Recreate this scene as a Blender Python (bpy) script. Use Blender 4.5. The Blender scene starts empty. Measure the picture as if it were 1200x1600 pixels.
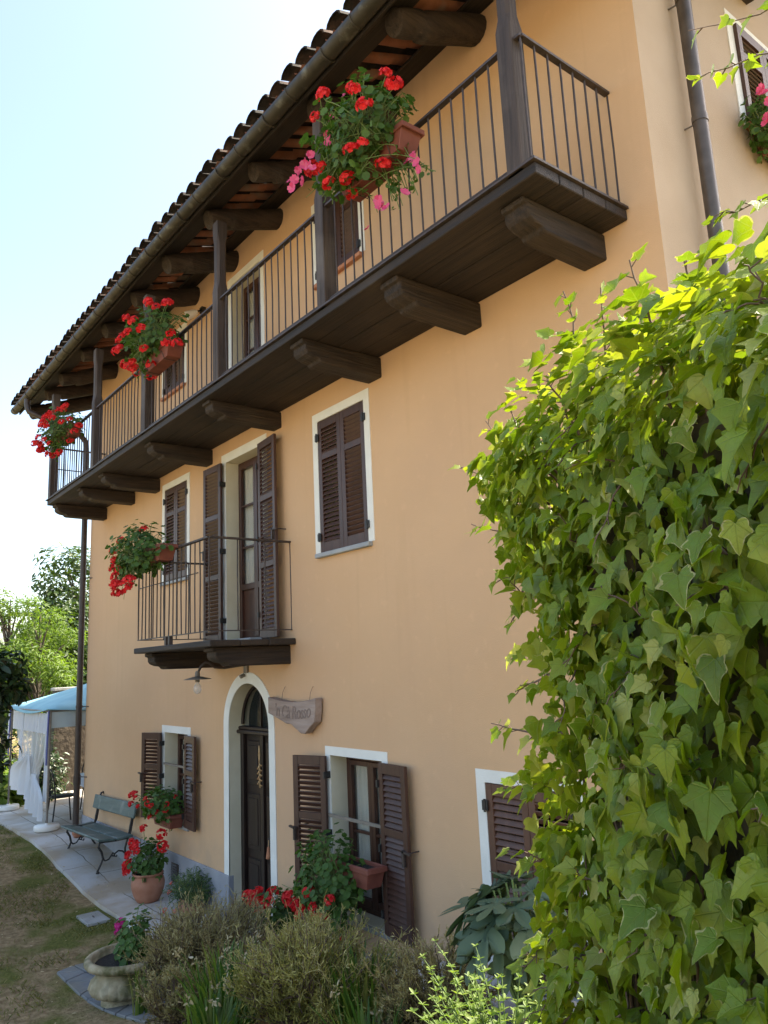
import bpy, math, random
import numpy as np
from mathutils import Matrix, Vector
R_ = math.radians
rng = np.random.default_rng(7); random.seed(7)
S = bpy.context.scene
COL = S.collection
# ------------------------------------------------------------------ camera, sky, sun, exposure
cam = bpy.data.objects.new('camera', bpy.data.cameras.new('camera')); COL.objects.link(cam)
cam.data.sensor_fit = 'HORIZONTAL'; cam.data.sensor_width = 36; cam.data.lens = 1192.69/1200*36
cam.data.clip_end = 3000; cam.data.clip_start = 0.05
Rr = (0.611165523, 0.790185497, -0.045646279); Rd = (-0.178345178, 0.081294201, -0.980604023); Rf = (-0.771148300, 0.607452165, 0.190609986)
cam.matrix_world = Matrix(((Rr[0], -Rd[0], -Rf[0], 0), (Rr[1], -Rd[1], -Rf[1], -4.2), (Rr[2], -Rd[2], -Rf[2], 2.54), (0, 0, 0, 1)))
S.camera = cam
SUN = Vector((0.25, 1.0, 1.25)).normalized()
W = bpy.data.worlds.new('World'); S.world = W; W.use_nodes = True
nt = W.node_tree; bg = nt.nodes['Background']
sky = nt.nodes.new('ShaderNodeTexSky'); sky.sky_type = 'NISHITA'; sky.sun_disc = False
sky.sun_elevation = math.asin(SUN.z); sky.sun_rotation = math.atan2(SUN.x, SUN.y)
sky.air_density = 1.0; sky.dust_density = 2.5; sky.ozone_density = 1.0
nt.links.new(sky.outputs[0], bg.inputs[0]); bg.inputs[1].default_value = 0.14
sl = bpy.data.lights.new('sun', 'SUN'); sl.energy = 4.2; sl.angle = R_(0.53); sl.color = (1.0, 0.94, 0.84)
so = bpy.data.objects.new('sun', sl); COL.objects.link(so); so.rotation_euler = SUN.to_track_quat('Z', 'Y').to_euler(); so.location = (0, 20, 30)
S.view_settings.view_transform = 'Standard'; S.view_settings.look = 'None'; S.view_settings.gamma = 1
S.view_settings.exposure = 1.84
S.view_settings.use_white_balance = True; S.view_settings.white_balance_temperature = 7000; S.view_settings.white_balance_tint = 8
S.cycles.use_denoising = True
S.cycles.max_bounces = 8; S.cycles.transparent_max_bounces = 16

# ------------------------------------------------------------------ materials
def nodes(name):
    m = bpy.data.materials.new(name); m.use_nodes = True
    t = m.node_tree; return m, t, t.nodes, t.links, t.nodes['Principled BSDF']
def mat(name, c1, c2=None, scale=6, stretch=(1, 1, 1), rough=.7, bump=0.0, bscale=None, detail=6, contrast=(.35, .65), metal=0, spec=.5, c3=None, s3=.6, k3=(.5, .75)):
    m, t, N, L, b = nodes(name)
    b.inputs['Roughness'].default_value = rough; b.inputs['Metallic'].default_value = metal
    b.inputs['Specular IOR Level'].default_value = spec
    tc = N.new('ShaderNodeTexCoord'); mp = N.new('ShaderNodeMapping'); mp.inputs['Scale'].default_value = stretch
    L.new(tc.outputs['Object'], mp.inputs['Vector'])
    n = N.new('ShaderNodeTexNoise'); n.inputs['Scale'].default_value = scale; n.inputs['Detail'].default_value = detail
    L.new(mp.outputs[0], n.inputs['Vector'])
    r = N.new('ShaderNodeValToRGB'); r.color_ramp.elements[0].position, r.color_ramp.elements[1].position = contrast
    r.color_ramp.elements[0].color = (*c1, 1); r.color_ramp.elements[1].color = (*(c2 or c1), 1)
    L.new(n.outputs['Fac'], r.inputs[0]); out = r.outputs[0]
    if c3:
        n3 = N.new('ShaderNodeTexNoise'); n3.inputs['Scale'].default_value = s3; n3.inputs['Detail'].default_value = 5
        L.new(tc.outputs['Object'], n3.inputs['Vector'])
        r3 = N.new('ShaderNodeValToRGB'); r3.color_ramp.elements[0].position, r3.color_ramp.elements[1].position = k3
        L.new(n3.outputs['Fac'], r3.inputs[0])
        mx = N.new('ShaderNodeMixRGB'); mx.inputs[2].default_value = (*c3, 1)
        L.new(r3.outputs[0], mx.inputs[0]); L.new(out, mx.inputs[1]); out = mx.outputs[0]
    L.new(out, b.inputs['Base Color'])
    if bump:
        nb = N.new('ShaderNodeTexNoise'); nb.inputs['Scale'].default_value = bscale or scale * 3; nb.inputs['Detail'].default_value = 8
        L.new(mp.outputs[0], nb.inputs['Vector'])
        bp = N.new('ShaderNodeBump'); bp.inputs['Strength'].default_value = bump; bp.inputs['Distance'].default_value = .02
        L.new(nb.outputs['Fac'], bp.inputs['Height']); L.new(bp.outputs[0], b.inputs['Normal'])
    return m
def leafmat(name, cols, rough=.45, trans=.35, tcol=None, edge=None, spec=.4):
    """cols: ramp over the per-leaf attribute 'rnd'; edge: cream margin on some leaves (attribute 'edge' and 'rnd2')"""
    m, t, N, L, b = nodes(name)
    a = N.new('ShaderNodeAttribute'); a.attribute_name = 'rnd'
    r = N.new('ShaderNodeValToRGB'); e = r.color_ramp.elements
    e[0].color = (*cols[0], 1); e[1].color = (*cols[-1], 1)
    for i, c in enumerate(cols[1:-1]): e.new((i + 1) / (len(cols) - 1)).color = (*c, 1)
    L.new(a.outputs['Fac'], r.inputs[0]); out = r.outputs[0]
    if edge:
        ae = N.new('ShaderNodeAttribute'); ae.attribute_name = 'edge'
        a2 = N.new('ShaderNodeAttribute'); a2.attribute_name = 'rnd2'
        tc = N.new('ShaderNodeTexCoord'); nz = N.new('ShaderNodeTexNoise'); nz.inputs['Scale'].default_value = 60
        L.new(tc.outputs['Object'], nz.inputs['Vector'])
        ad = N.new('ShaderNodeMath'); ad.operation = 'MULTIPLY_ADD'; ad.inputs[1].default_value = .9
        L.new(nz.outputs['Fac'], ad.inputs[0]); L.new(ae.outputs['Fac'], ad.inputs[2])
        g = N.new('ShaderNodeMath'); g.operation = 'GREATER_THAN'; g.inputs[1].default_value = 1.30
        L.new(ad.outputs[0], g.inputs[0])
        g2 = N.new('ShaderNodeMath'); g2.operation = 'GREATER_THAN'; g2.inputs[1].default_value = .84
        L.new(a2.outputs['Fac'], g2.inputs[0])
        mu = N.new('ShaderNodeMath'); mu.operation = 'MULTIPLY'; L.new(g.outputs[0], mu.inputs[0]); L.new(g2.outputs[0], mu.inputs[1])
        mx = N.new('ShaderNodeMixRGB'); mx.inputs[2].default_value = (*edge, 1); L.new(mu.outputs[0], mx.inputs[0]); L.new(out, mx.inputs[1]); out = mx.outputs[0]
        # palmate veins and mottling from the leaf's own coordinates
        def at(nm): q = N.new('ShaderNodeAttribute'); q.attribute_name = nm; return q.outputs['Fac']
        def mth(op, *v):
            q = N.new('ShaderNodeMath'); q.operation = op
            for k_, vv in enumerate(v):
                if isinstance(vv, (int, float)): q.inputs[k_].default_value = vv
                else: L.new(vv, q.inputs[k_])
            return q.outputs[0]
        lx, ly = at('lx'), at('ly'); th = mth('ARCTAN2', lx, mth('ADD', ly, .02)); rr = mth('SQRT', mth('ADD', mth('MULTIPLY', lx, lx), mth('MULTIPLY', ly, ly)))
        dv = mth('MULTIPLY', mth('PINGPONG', mth('ABSOLUTE', th), .42), rr); vein = mth('SUBTRACT', 1.0, mth('MINIMUM', 1.0, mth('MULTIPLY', dv, 42)))
        side = mth('PINGPONG', mth('SUBTRACT', mth('MULTIPLY', rr, 5.5), mth('MULTIPLY', dv, 5.0)), .5); vs = mth('SUBTRACT', 1.0, mth('MINIMUM', 1.0, mth('MULTIPLY', side, 9))); vv_ = mth('MAXIMUM', vein, mth('MULTIPLY', vs, .3))
        mv = N.new('ShaderNodeMixRGB'); mv.inputs[2].default_value = (.25, .33, .08, 1); L.new(mth('MULTIPLY', vv_, .42), mv.inputs[0]); L.new(out, mv.inputs[1]); out = mv.outputs[0]
        n2 = N.new('ShaderNodeTexNoise'); n2.inputs['Scale'].default_value = 38; n2.inputs['Detail'].default_value = 6; L.new(tc.outputs['Object'], n2.inputs['Vector'])
        hv = N.new('ShaderNodeHueSaturation'); L.new(mth('ADD', .78, mth('MULTIPLY', n2.outputs['Fac'], .44)), hv.inputs['Value']); L.new(mth('ADD', .475, mth('MULTIPLY', n2.outputs['Fac'], .05)), hv.inputs['Hue']); L.new(out, hv.inputs['Color']); out = hv.outputs[0]
        bpn = N.new('ShaderNodeBump'); bpn.inputs['Strength'].default_value = .5; bpn.inputs['Distance'].default_value = .004; L.new(mth('SUBTRACT', n2.outputs['Fac'], vv_), bpn.inputs['Height']); L.new(bpn.outputs[0], b.inputs['Normal'])
    L.new(out, b.inputs['Base Color']); b.inputs['Roughness'].default_value = rough; b.inputs['Specular IOR Level'].default_value = spec
    tr = N.new('ShaderNodeBsdfTranslucent')
    hs = N.new('ShaderNodeMixRGB'); hs.blend_type = 'MULTIPLY'; hs.inputs[0].default_value = 1; hs.inputs[2].default_value = (*(tcol or (2.2, 2.2, .9)), 1)
    L.new(out, hs.inputs[1]); L.new(hs.outputs[0], tr.inputs['Color'])
    ms = N.new('ShaderNodeMixShader'); ms.inputs[0].default_value = trans
    L.new(b.outputs[0], ms.inputs[1]); L.new(tr.outputs[0], ms.inputs[2]); L.new(ms.outputs[0], N['Material Output'].inputs[0])
    return m
M = {}
def plaster(name, ca, cb, cc, bump=.22):
    m, t, N, L, b = nodes(name); b.inputs['Roughness'].default_value = .93; b.inputs['Specular IOR Level'].default_value = .15
    tc = N.new('ShaderNodeTexCoord')
    def nz(sc, st=(1, 1, 1), d=8, dist=0):
        mp = N.new('ShaderNodeMapping'); mp.inputs['Scale'].default_value = st; L.new(tc.outputs['Object'], mp.inputs['Vector']); n = N.new('ShaderNodeTexNoise'); n.inputs['Scale'].default_value = sc; n.inputs['Detail'].default_value = d; n.inputs['Distortion'].default_value = dist; L.new(mp.outputs[0], n.inputs['Vector']); return n.outputs['Fac']
    def rmp(src, a, bb, c1=(0, 0, 0), c2=(1, 1, 1)):
        r = N.new('ShaderNodeValToRGB'); r.color_ramp.elements[0].position = a; r.color_ramp.elements[1].position = bb; r.color_ramp.elements[0].color = (*c1, 1); r.color_ramp.elements[1].color = (*c2, 1); L.new(src, r.inputs[0]); return r.outputs[0]
    def mix(f, a, c, k=1., mode='MIX'):
        x = N.new('ShaderNodeMixRGB'); x.blend_type = mode; L.new(a, x.inputs[1]); x.inputs[2].default_value = (*c, 1)
        q = N.new('ShaderNodeMath'); q.operation = 'MULTIPLY'; q.inputs[1].default_value = k; L.new(f, q.inputs[0]); L.new(q.outputs[0], x.inputs[0]); return x.outputs[0]
    col = rmp(nz(.7, d=10), .32, .68, ca, cb)
    col = mix(rmp(nz(.38, d=6), .46, .70), col, cc, .8)
    col = mix(rmp(nz(2.2, (4.0, 4, .22), 9, .6), .56, .78), col, tuple(q * .88 for q in ca), .28)          # rain streaks
    col = mix(rmp(nz(9, (1, 1, 1), 10), .60, .74), col, tuple(min(1, q * 1.10) for q in cb), .35)           # trowel patches
    g = N.new('ShaderNodeSeparateXYZ'); L.new(tc.outputs['Object'], g.inputs[0]); mr = N.new('ShaderNodeMapRange'); mr.inputs[1].default_value = 1.05; mr.inputs[2].default_value = .0; L.new(g.outputs['Z'], mr.inputs[0])
    sp = N.new('ShaderNodeMath'); sp.operation = 'MULTIPLY'; L.new(mr.outputs[0], sp.inputs[0]); L.new(rmp(nz(3.5, d=9), .42, .66), sp.inputs[1])
    col = mix(sp.outputs[0], col, (.42, .31, .22), .55)                                                     # splash dirt at the foot
    L.new(col, b.inputs['Base Color'])
    h = N.new('ShaderNodeMath'); h.operation = 'MULTIPLY_ADD'; h.inputs[1].default_value = .5; L.new(nz(130, d=4), h.inputs[0]); L.new(nz(7, d=7), h.inputs[2])
    bp = N.new('ShaderNodeBump'); bp.inputs['Strength'].default_value = bump; bp.inputs['Distance'].default_value = .02; L.new(h.outputs[0], bp.inputs['Height']); L.new(bp.outputs[0], b.inputs['Normal']); return m
M['plaster'] = plaster('orange_plaster', (.592, .375, .216), (.642, .416, .246), (.575, .374, .240))
M['gable'] = mat('gable_plaster', (.43, .33, .24), (.48, .375, .28), scale=1.3, rough=.95, bump=.22, bscale=120, spec=.2)
M['band'] = mat('white_limewash', (.72, .71, .66), (.78, .77, .72), scale=5, rough=.9, bump=.12, bscale=60, spec=.2)
M['reveal'] = mat('cream_plaster', (.60, .54, .40), (.66, .60, .46), scale=4, rough=.9, bump=.12, bscale=60, spec=.2)
M['plinth'] = mat('grey_plaster', (.27, .275, .30), (.33, .335, .36), scale=3, rough=.9, bump=.25, bscale=70, spec=.2, c3=(.36, .33, .30), s3=1.5, k3=(.55, .8))
M['wood'] = mat('dark_beam_wood', (.019, .011, .007), (.040, .025, .016), scale=5, stretch=(1, 1, 1), rough=.72, bump=.35, bscale=30, c3=(.07, .05, .036), s3=2.2, k3=(.5, .85))
M['woodx'] = mat('dark_plank_wood', (.010, .006, .004), (.027, .016, .010), scale=3, stretch=(.35, 9, 9), rough=.7, bump=.4, bscale=9, c3=(.048, .032, .021), s3=1.3, k3=(.52, .85))
M['woody'] = mat('dark_log_wood', (.016, .0095, .0065), (.042, .026, .016), scale=3, stretch=(9, .5, 9), rough=.8, bump=.9, bscale=7, c3=(.06, .043, .03), s3=2, k3=(.5, .85))
M['woodz'] = mat('dark_post_wood', (.030, .020, .016), (.066, .047, .038), scale=3, stretch=(9, 9, .4), rough=.72, bump=.4, bscale=9, c3=(.14, .12, .105), s3=1.7, k3=(.5, .85))
M['shutter'] = mat('brown_shutter_paint', (.046, .0185, .0125), (.068, .029, .019), scale=4, stretch=(3, 3, .6), rough=.48, bump=.08, bscale=40, spec=.5, c3=(.07, .037, .029), s3=3, k3=(.55, .9))
M['shutter_red'] = mat('red_brown_shutter', (.075, .032, .020), (.12, .055, .034), scale=4, stretch=(3, 3, .6), rough=.5, bump=.1, bscale=40)
M['casement'] = mat('casement_wood', (.040, .013, .008), (.068, .024, .013), scale=5, stretch=(4, 4, .5), rough=.4)
M['door'] = mat('door_wood', (.014, .0075, .006), (.027, .014, .010), scale=4, stretch=(5, 5, .5), rough=.45, bump=.1, bscale=20)
M['iron'] = mat('brown_iron', (.035, .025, .022), (.060, .042, .036), scale=20, rough=.55, bump=.1)
M['black'] = mat('black_iron', (.012, .013, .014), (.03, .028, .027), scale=20, rough=.5)
M['greyiron'] = mat('weathered_bar', (.16, .14, .12), (.22, .19, .16), scale=15, rough=.6)
M['gutter'] = mat('weathered_copper', (.030, .026, .019), (.055, .047, .034), scale=6, rough=.55, metal=.35, c3=(.14, .14, .115), s3=9, k3=(.58, .78))
M['pipe'] = mat('brown_pipe', (.075, .060, .050), (.11, .09, .077), scale=8, rough=.42, metal=.3)
M['pipedark'] = mat('dark_brown_pipe', (.030, .020, .017), (.05, .033, .028), scale=8, rough=.45)
M['tile'] = mat('clay_tile', (.20, .075, .042), (.31, .125, .072), scale=5, rough=.85, bump=.3, bscale=30, c3=(.16, .14, .115), s3=3.5, k3=(.5, .72))
M['eave'] = mat('darkened_eave_board', (.009, .006, .0045), (.024, .016, .012), scale=3, stretch=(.35, 9, 9), rough=.8, bump=.3, bscale=9)  # eave boards coloured near-black to offset bounce light on the roof underside
M['oldtile'] = mat('weathered_tile', (.018, .016, .0145), (.034, .029, .026), scale=7, rough=.9, bump=.4, bscale=35, c3=(.085, .05, .036), s3=4, k3=(.54, .74), spec=.12)
M['terra'] = mat('terracotta', (.34, .135, .075), (.42, .19, .115), scale=8, rough=.8, bump=.1, c3=(.42, .27, .20), s3=4, k3=(.55, .85))
M['terrabox'] = mat('red_terracotta', (.17, .046, .030), (.22, .068, .045), scale=8, rough=.6)
M['brick'] = mat('clay_sill', (.42, .17, .09), (.50, .23, .13), scale=9, rough=.85, bump=.2)
M['stone'] = mat('grey_stone', (.28, .28, .275), (.38, .375, .36), scale=5, rough=.85, bump=.3, bscale=25, c3=(.22, .21, .17), s3=1.6, k3=(.5, .8))
M['slab'] = mat('blue_grey_slate', (.13, .14, .15), (.21, .215, .215), scale=5, rough=.8, bump=.4, bscale=18, c3=(.17, .15, .10), s3=2.5, k3=(.45, .75))
M['slate'] = mat('slate', (.27, .29, .31), (.36, .375, .385), scale=4, rough=.75, bump=.3, bscale=18, c3=(.34, .31, .25), s3=2, k3=(.5, .8))
M['urn'] = mat('mossy_concrete', (.34, .27, .16), (.48, .40, .27), scale=9, rough=.92, bump=.5, bscale=45, c3=(.10, .095, .03), s3=5, k3=(.46, .68))
M['rubble'] = mat('rubble_stone', (.045, .034, .024), (.12, .095, .07), scale=9, rough=.97, bump=1.0, bscale=14)
M['soil'] = mat('soil', (.012, .009, .007), (.03, .022, .016), scale=40, rough=1, bump=.6, bscale=90)
M['ornament'] = mat('dried_ornament', (.45, .26, .12), (.62, .42, .22), scale=30, rough=.8)
M['sign'] = mat('old_sign_wood', (.25, .18, .15), (.37, .285, .245), scale=3, stretch=(.6, 6, 6), rough=.8, bump=.35, bscale=14)
M['carve'] = mat('carved_lettering', (.195, .14, .117), (.25, .185, .158), scale=9, rough=.9)
M['benchpaint'] = mat('blue_green_paint', (.042, .080, .076), (.070, .115, .108), scale=5, stretch=(.5, 5, 5), rough=.55, bump=.15, bscale=12, c3=(.19, .22, .21), s3=4, k3=(.55, .8))
M['stem'] = mat('ivy_stem', (.10, .062, .045), (.17, .11, .08), scale=18, rough=.85)
M['bark'] = mat('tree_bark', (.07, .055, .04), (.14, .11, .085), scale=6, stretch=(3, 3, .6), rough=.95, bump=.6)
M['greenstem'] = mat('green_stem', (.10, .16, .04), (.14, .20, .06), scale=18, rough=.7)
M['cloth'] = mat('white_cloth', (.70, .72, .76), (.76, .77, .80), scale=4, rough=.9, spec=.2)
M['canvas'] = mat('blue_canvas', (.20, .40, .47), (.25, .46, .52), scale=3, rough=.8, spec=.3)
M['blueband'] = mat('blue_strap', (.06, .07, .22), (.08, .09, .28), scale=6, rough=.8)
M['greyfabric'] = mat('grey_valance', (.42, .50, .52), (.47, .55, .56), scale=4, rough=.9)
M['white'] = mat('white_paint', (.72, .71, .68), (.76, .75, .72), scale=6, rough=.5)
M['curtain'] = mat('white_curtain', (.66, .63, .52), (.74, .71, .60), scale=3, stretch=(8, 8, .2), rough=.95)
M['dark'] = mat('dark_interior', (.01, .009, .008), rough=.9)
def glassmat(name, alpha=.25, col=(.05, .06, .06)):
    m, t, N, L, b = nodes(name)
    b.inputs['Base Color'].default_value = (*col, 1); b.inputs['Roughness'].default_value = .04
    tr = N.new('ShaderNodeBsdfTransparent'); ms = N.new('ShaderNodeMixShader'); ms.inputs[0].default_value = alpha
    L.new(tr.outputs[0], ms.inputs[1]); L.new(b.outputs[0], ms.inputs[2]); L.new(ms.outputs[0], N['Material Output'].inputs[0]); return m
M['glass'] = glassmat('window_glass', .16)
M['bulb'] = glassmat('bulb_glass', .35, (.7, .7, .7))
M['net'] = glassmat('mosquito_net', .58, (.66, .66, .66)); M['net'].node_tree.nodes['Principled BSDF'].inputs['Roughness'].default_value = .9
def sheer():
    m, t, N, L, b = nodes('sheer_curtain'); b.inputs['Base Color'].default_value = (.74, .77, .82, 1); b.inputs['Roughness'].default_value = .9
    tl = N.new('ShaderNodeBsdfTranslucent'); tl.inputs[0].default_value = (.74, .77, .82, 1)
    ms = N.new('ShaderNodeMixShader'); ms.inputs[0].default_value = .4; L.new(b.outputs[0], ms.inputs[1]); L.new(tl.outputs[0], ms.inputs[2]); L.new(ms.outputs[0], N['Material Output'].inputs[0]); return m
M['sheer'] = sheer()
M['ivy'] = leafmat('ivy_leaf', [(.105, .175, .012), (.155, .235, .015), (.215, .295, .018), (.12, .195, .022), (.28, .345, .028), (.36, .39, .11)], rough=.42, trans=.42, tcol=(1.45, 1.4, .5), edge=(.40, .40, .17))
M['geranium'] = leafmat('geranium_leaf', [(.035, .085, .016), (.055, .12, .022), (.08, .15, .03)], rough=.6, trans=.3)
M['darkgreen'] = leafmat('dark_leaf', [(.018, .045, .018), (.03, .07, .025), (.05, .09, .03)], rough=.5, trans=.25)
M['red'] = leafmat('red_petal', [(.58, .008, .012), (.72, .016, .022), (.78, .05, .05)], rough=.6, trans=.3, tcol=(1.3, 1.0, 1.0))
M['pink'] = leafmat('pink_petal', [(.62, .05, .16), (.70, .09, .24), (.72, .16, .28)], rough=.6, trans=.3, tcol=(1.2, 1, 1))
M['magenta'] = leafmat('magenta_petal', [(.55, .015, .22), (.62, .03, .28), (.66, .06, .30)], rough=.6, trans=.3, tcol=(1.2, 1, 1))
M['salmon'] = leafmat('salmon_petal', [(.70, .13, .10), (.72, .20, .16), (.74, .22, .20)], rough=.6, trans=.3, tcol=(1.2, 1, 1))
M['twig'] = leafmat('dry_twig', [(.19, .135, .06), (.26, .20, .085), (.31, .26, .10), (.40, .34, .17)], rough=.8, trans=.15)
M['twiggreen'] = leafmat('olive_twig', [(.18, .165, .04), (.26, .24, .055), (.33, .30, .085), (.42, .37, .17)], rough=.8, trans=.2)
M['iris'] = leafmat('sword_leaf', [(.03, .08, .012), (.06, .13, .02), (.11, .17, .03), (.17, .18, .06)], rough=.45, trans=.35)
M['thyme'] = leafmat('herb_leaf', [(.07, .13, .018), (.12, .19, .03), (.19, .25, .06)], rough=.55, trans=.35)
M['fig'] = leafmat('fig_leaf', [(.045, .082, .055), (.07, .115, .070), (.10, .145, .080)], rough=.55, trans=.2)
M['tree_bright'] = leafmat('bright_tree_leaf', [(.06, .115, .015), (.095, .16, .02), (.15, .22, .035)], rough=.55, trans=.34)
M['tree_mid'] = leafmat('mid_tree_leaf', [(.022, .048, .011), (.04, .075, .016), (.07, .11, .022)], rough=.5, trans=.25)
M['tree_dark'] = leafmat('dark_tree_leaf', [(.014, .032, .012), (.024, .05, .016), (.045, .075, .022)], rough=.4, trans=.15)
M['grass'] = leafmat('grass_blade', [(.075, .085, .022), (.12, .125, .034), (.21, .18, .075)], rough=.7, trans=.3)

# ------------------------------------------------------------------ mesh helpers
WM = {}
def link(o, parent=None, mw=None):
    COL.objects.link(o)
    if parent is not None:
        o.parent = parent; o.matrix_parent_inverse = WM[parent.name].inverted()
    WM[o.name] = mw if mw is not None else Matrix.Identity(4)
    if mw is not None: o.matrix_basis = mw
    return o
def tag(o, label=None, cat=None, group=None, kind=None):
    for k, v in (('label', label), ('category', cat), ('group', group), ('kind', kind)):
        if v: o[k] = v
    return o
def thing(name, label, cat, loc, group=None):
    o = bpy.data.objects.new(name, None); o.empty_display_size = .1
    link(o, None, Matrix.Translation(loc)); return tag(o, label, cat, group)
class MB:
    def __init__(s): s.v = []; s.f = []; s.sm = []
    def add(s, v, f, smooth=False):
        b = len(s.v); s.v += [tuple(map(float, p)) for p in v]; s.f += [tuple(i + b for i in q) for q in f]; s.sm += [smooth] * len(f); return s
    def box(s, x0, x1, y0, y1, z0, z1):
        return s.obox(((x0 + x1) / 2, (y0 + y1) / 2, (z0 + z1) / 2), (abs(x1 - x0) / 2, 0, 0), (0, abs(y1 - y0) / 2, 0), (0, 0, abs(z1 - z0) / 2))
    def obox(s, c, a, b, d):
        c, a, b, d = map(np.array, (c, a, b, d)); v = []
        for k in (-1, 1):
            for j in (-1, 1):
                for i in (-1, 1): v.append(c + i * a + j * b + k * d)
        return s.add(v, [(0, 2, 3, 1), (4, 5, 7, 6), (0, 1, 5, 4), (2, 6, 7, 3), (0, 4, 6, 2), (1, 3, 7, 5)])
    def tube(s, path, rad, n=8, cap=True):
        p = np.array(path, float); r = np.full(len(p), rad) if np.isscalar(rad) else np.array(rad, float)
        T = np.gradient(p, axis=0); T /= np.linalg.norm(T, axis=1)[:, None] + 1e-9
        up = np.array([0, 0, 1.]) if abs(T[0][2]) < .9 else np.array([1., 0, 0])
        v = []
        for i in range(len(p)):
            a = np.cross(up, T[i]); a /= np.linalg.norm(a) + 1e-9; b = np.cross(T[i], a); up = np.cross(T[i], a) if False else up
            if abs(T[i] @ up) > .97:
                up = b
            for k in range(n):
                th = 2 * math.pi * k / n; v.append(p[i] + r[i] * (math.cos(th) * a + math.sin(th) * b))
        f = [(i * n + k, i * n + (k + 1) % n, (i + 1) * n + (k + 1) % n, (i + 1) * n + k) for i in range(len(p) - 1) for k in range(n)]
        s.add(v, f, True)
        if cap:
            s.add(v[:n], [tuple(reversed(range(n)))]); s.add(v[-n:], [tuple(range(n))])
        return s
    def lathe(s, c, prof, n=32, wob=None):
        v = []
        for r, z in prof:
            for k in range(n):
                th = 2 * math.pi * k / n; rr = r * (1 if wob is None else wob(th, z)); v.append((c[0] + rr * math.cos(th), c[1] + rr * math.sin(th), c[2] + z))
        f = [(i * n + k, i * n + (k + 1) % n, (i + 1) * n + (k + 1) % n, (i + 1) * n + k) for i in range(len(prof) - 1) for k in range(n)]
        return s.add(v, f, True)
    def prism(s, poly, off):   # poly: 3d outline, off: extrusion vector
        n = len(poly); p = [np.array(q, float) for q in poly]; o = np.array(off)
        return s.add(p + [q + o for q in p], [tuple(range(n)), tuple(reversed(range(n, 2 * n)))] + [(i, i + n, (i + 1) % n + n, (i + 1) % n) for i in range(n)])
    def mesh(s, name, m):
        me = bpy.data.meshes.new(name); me.from_pydata(s.v, [], s.f); me.polygons.foreach_set('use_smooth', s.sm); me.materials.append(m)
        import bmesh
        b = bmesh.new(); b.from_mesh(me); bmesh.ops.recalc_face_normals(b, faces=b.faces); b.to_mesh(me); b.free(); me.update(); return me
    def build(s, name, m, parent=None, mw=None, bevel=0, seg=1):
        o = bpy.data.objects.new(name, s.mesh(name, m)); link(o, parent, mw)
        if bevel:
            d = o.modifiers.new('bevel', 'BEVEL'); d.width = bevel; d.segments = seg; d.limit_method = 'ANGLE'; d.angle_limit = R_(40)
        return o
def copy_tree(o, parent=None):
    c = o.copy(); COL.objects.link(c); WM[c.name] = WM[o.name]
    if parent is not None: c.parent = parent
    for ch in o.children: copy_tree(ch, c)
    return c
def unit(a): return a / (np.linalg.norm(a, axis=-1, keepdims=True) + 1e-9)
def npmesh(name, V, faces, m, parent=None, attrs=None, smooth=True, mw=None):
    me = bpy.data.meshes.new(name); me.from_pydata(V.tolist(), [], faces)
    me.polygons.foreach_set('use_smooth', [smooth] * len(faces)); me.materials.append(m)
    for k, a in (attrs or {}).items():
        at = me.attributes.new(k, 'FLOAT', 'POINT'); at.data.foreach_set('value', np.asarray(a, np.float32))
    me.update(); o = bpy.data.objects.new(name, me); return link(o, parent, mw)
def scatter(name, m, parent, tmpl, pos, nrm, tip, size, mw=None, rnd=None):
    tv, tf, te = tmpl[:3]; tvn = tmpl[3] if len(tmpl) > 3 else None
    n = len(pos); k = len(tv); nrm = unit(nrm); t = unit(tip - (tip * nrm).sum(1)[:, None] * nrm); x = np.cross(t, nrm)
    V = pos[:, None, :] + size[:, None, None] * (tv[None, :, 0, None] * x[:, None] + tv[None, :, 1, None] * t[:, None] + tv[None, :, 2, None] * (rng.uniform(.2, 2.0, n) if len(tmpl) > 3 else np.ones(n))[:, None, None] * nrm[:, None])
    F = []
    for i in range(n):
        b = i * k; F += [tuple(q + b for q in f) for f in tf]
    r = rng.random(n) if rnd is None else rnd
    at = {'rnd': np.repeat(r, k), 'rnd2': np.repeat(rng.random(n), k), 'edge': np.tile(te, n)}
    if tvn is not None: at['vein'] = np.tile(tvn, n); at['lx'] = np.tile(tv[:, 0], n); at['ly'] = np.tile(tv[:, 1], n)
    return npmesh(name, V.reshape(-1, 3), F, m, parent, at, mw=mw)
def strands(name, m, parent, paths, rad, sides=3, rnd=None):
    N, K, _ = paths.shape; T = unit(np.gradient(paths, axis=1)); ref = unit(rng.normal(size=(N, 1, 3)) + np.array([0, 0, .01]))
    a = unit(np.cross(T, np.broadcast_to(ref, T.shape))); b = np.cross(T, a)
    th = np.arange(sides) * 2 * np.pi / sides
    V = paths[:, :, None, :] + rad[:, :, None, None] * (np.cos(th)[:, None] * a[:, :, None] + np.sin(th)[:, None] * b[:, :, None])
    base = np.array([(i * sides + k, i * sides + (k + 1) % sides, (i + 1) * sides + (k + 1) % sides, (i + 1) * sides + k) for i in range(K - 1) for k in range(sides)])
    F = (base[None] + (np.arange(N) * K * sides)[:, None, None]).reshape(-1, 4).tolist()
    r = rng.random(N) if rnd is None else rnd
    return npmesh(name, V.reshape(-1, 3), F, m, parent, {'rnd': np.repeat(r, K * sides)})
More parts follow.
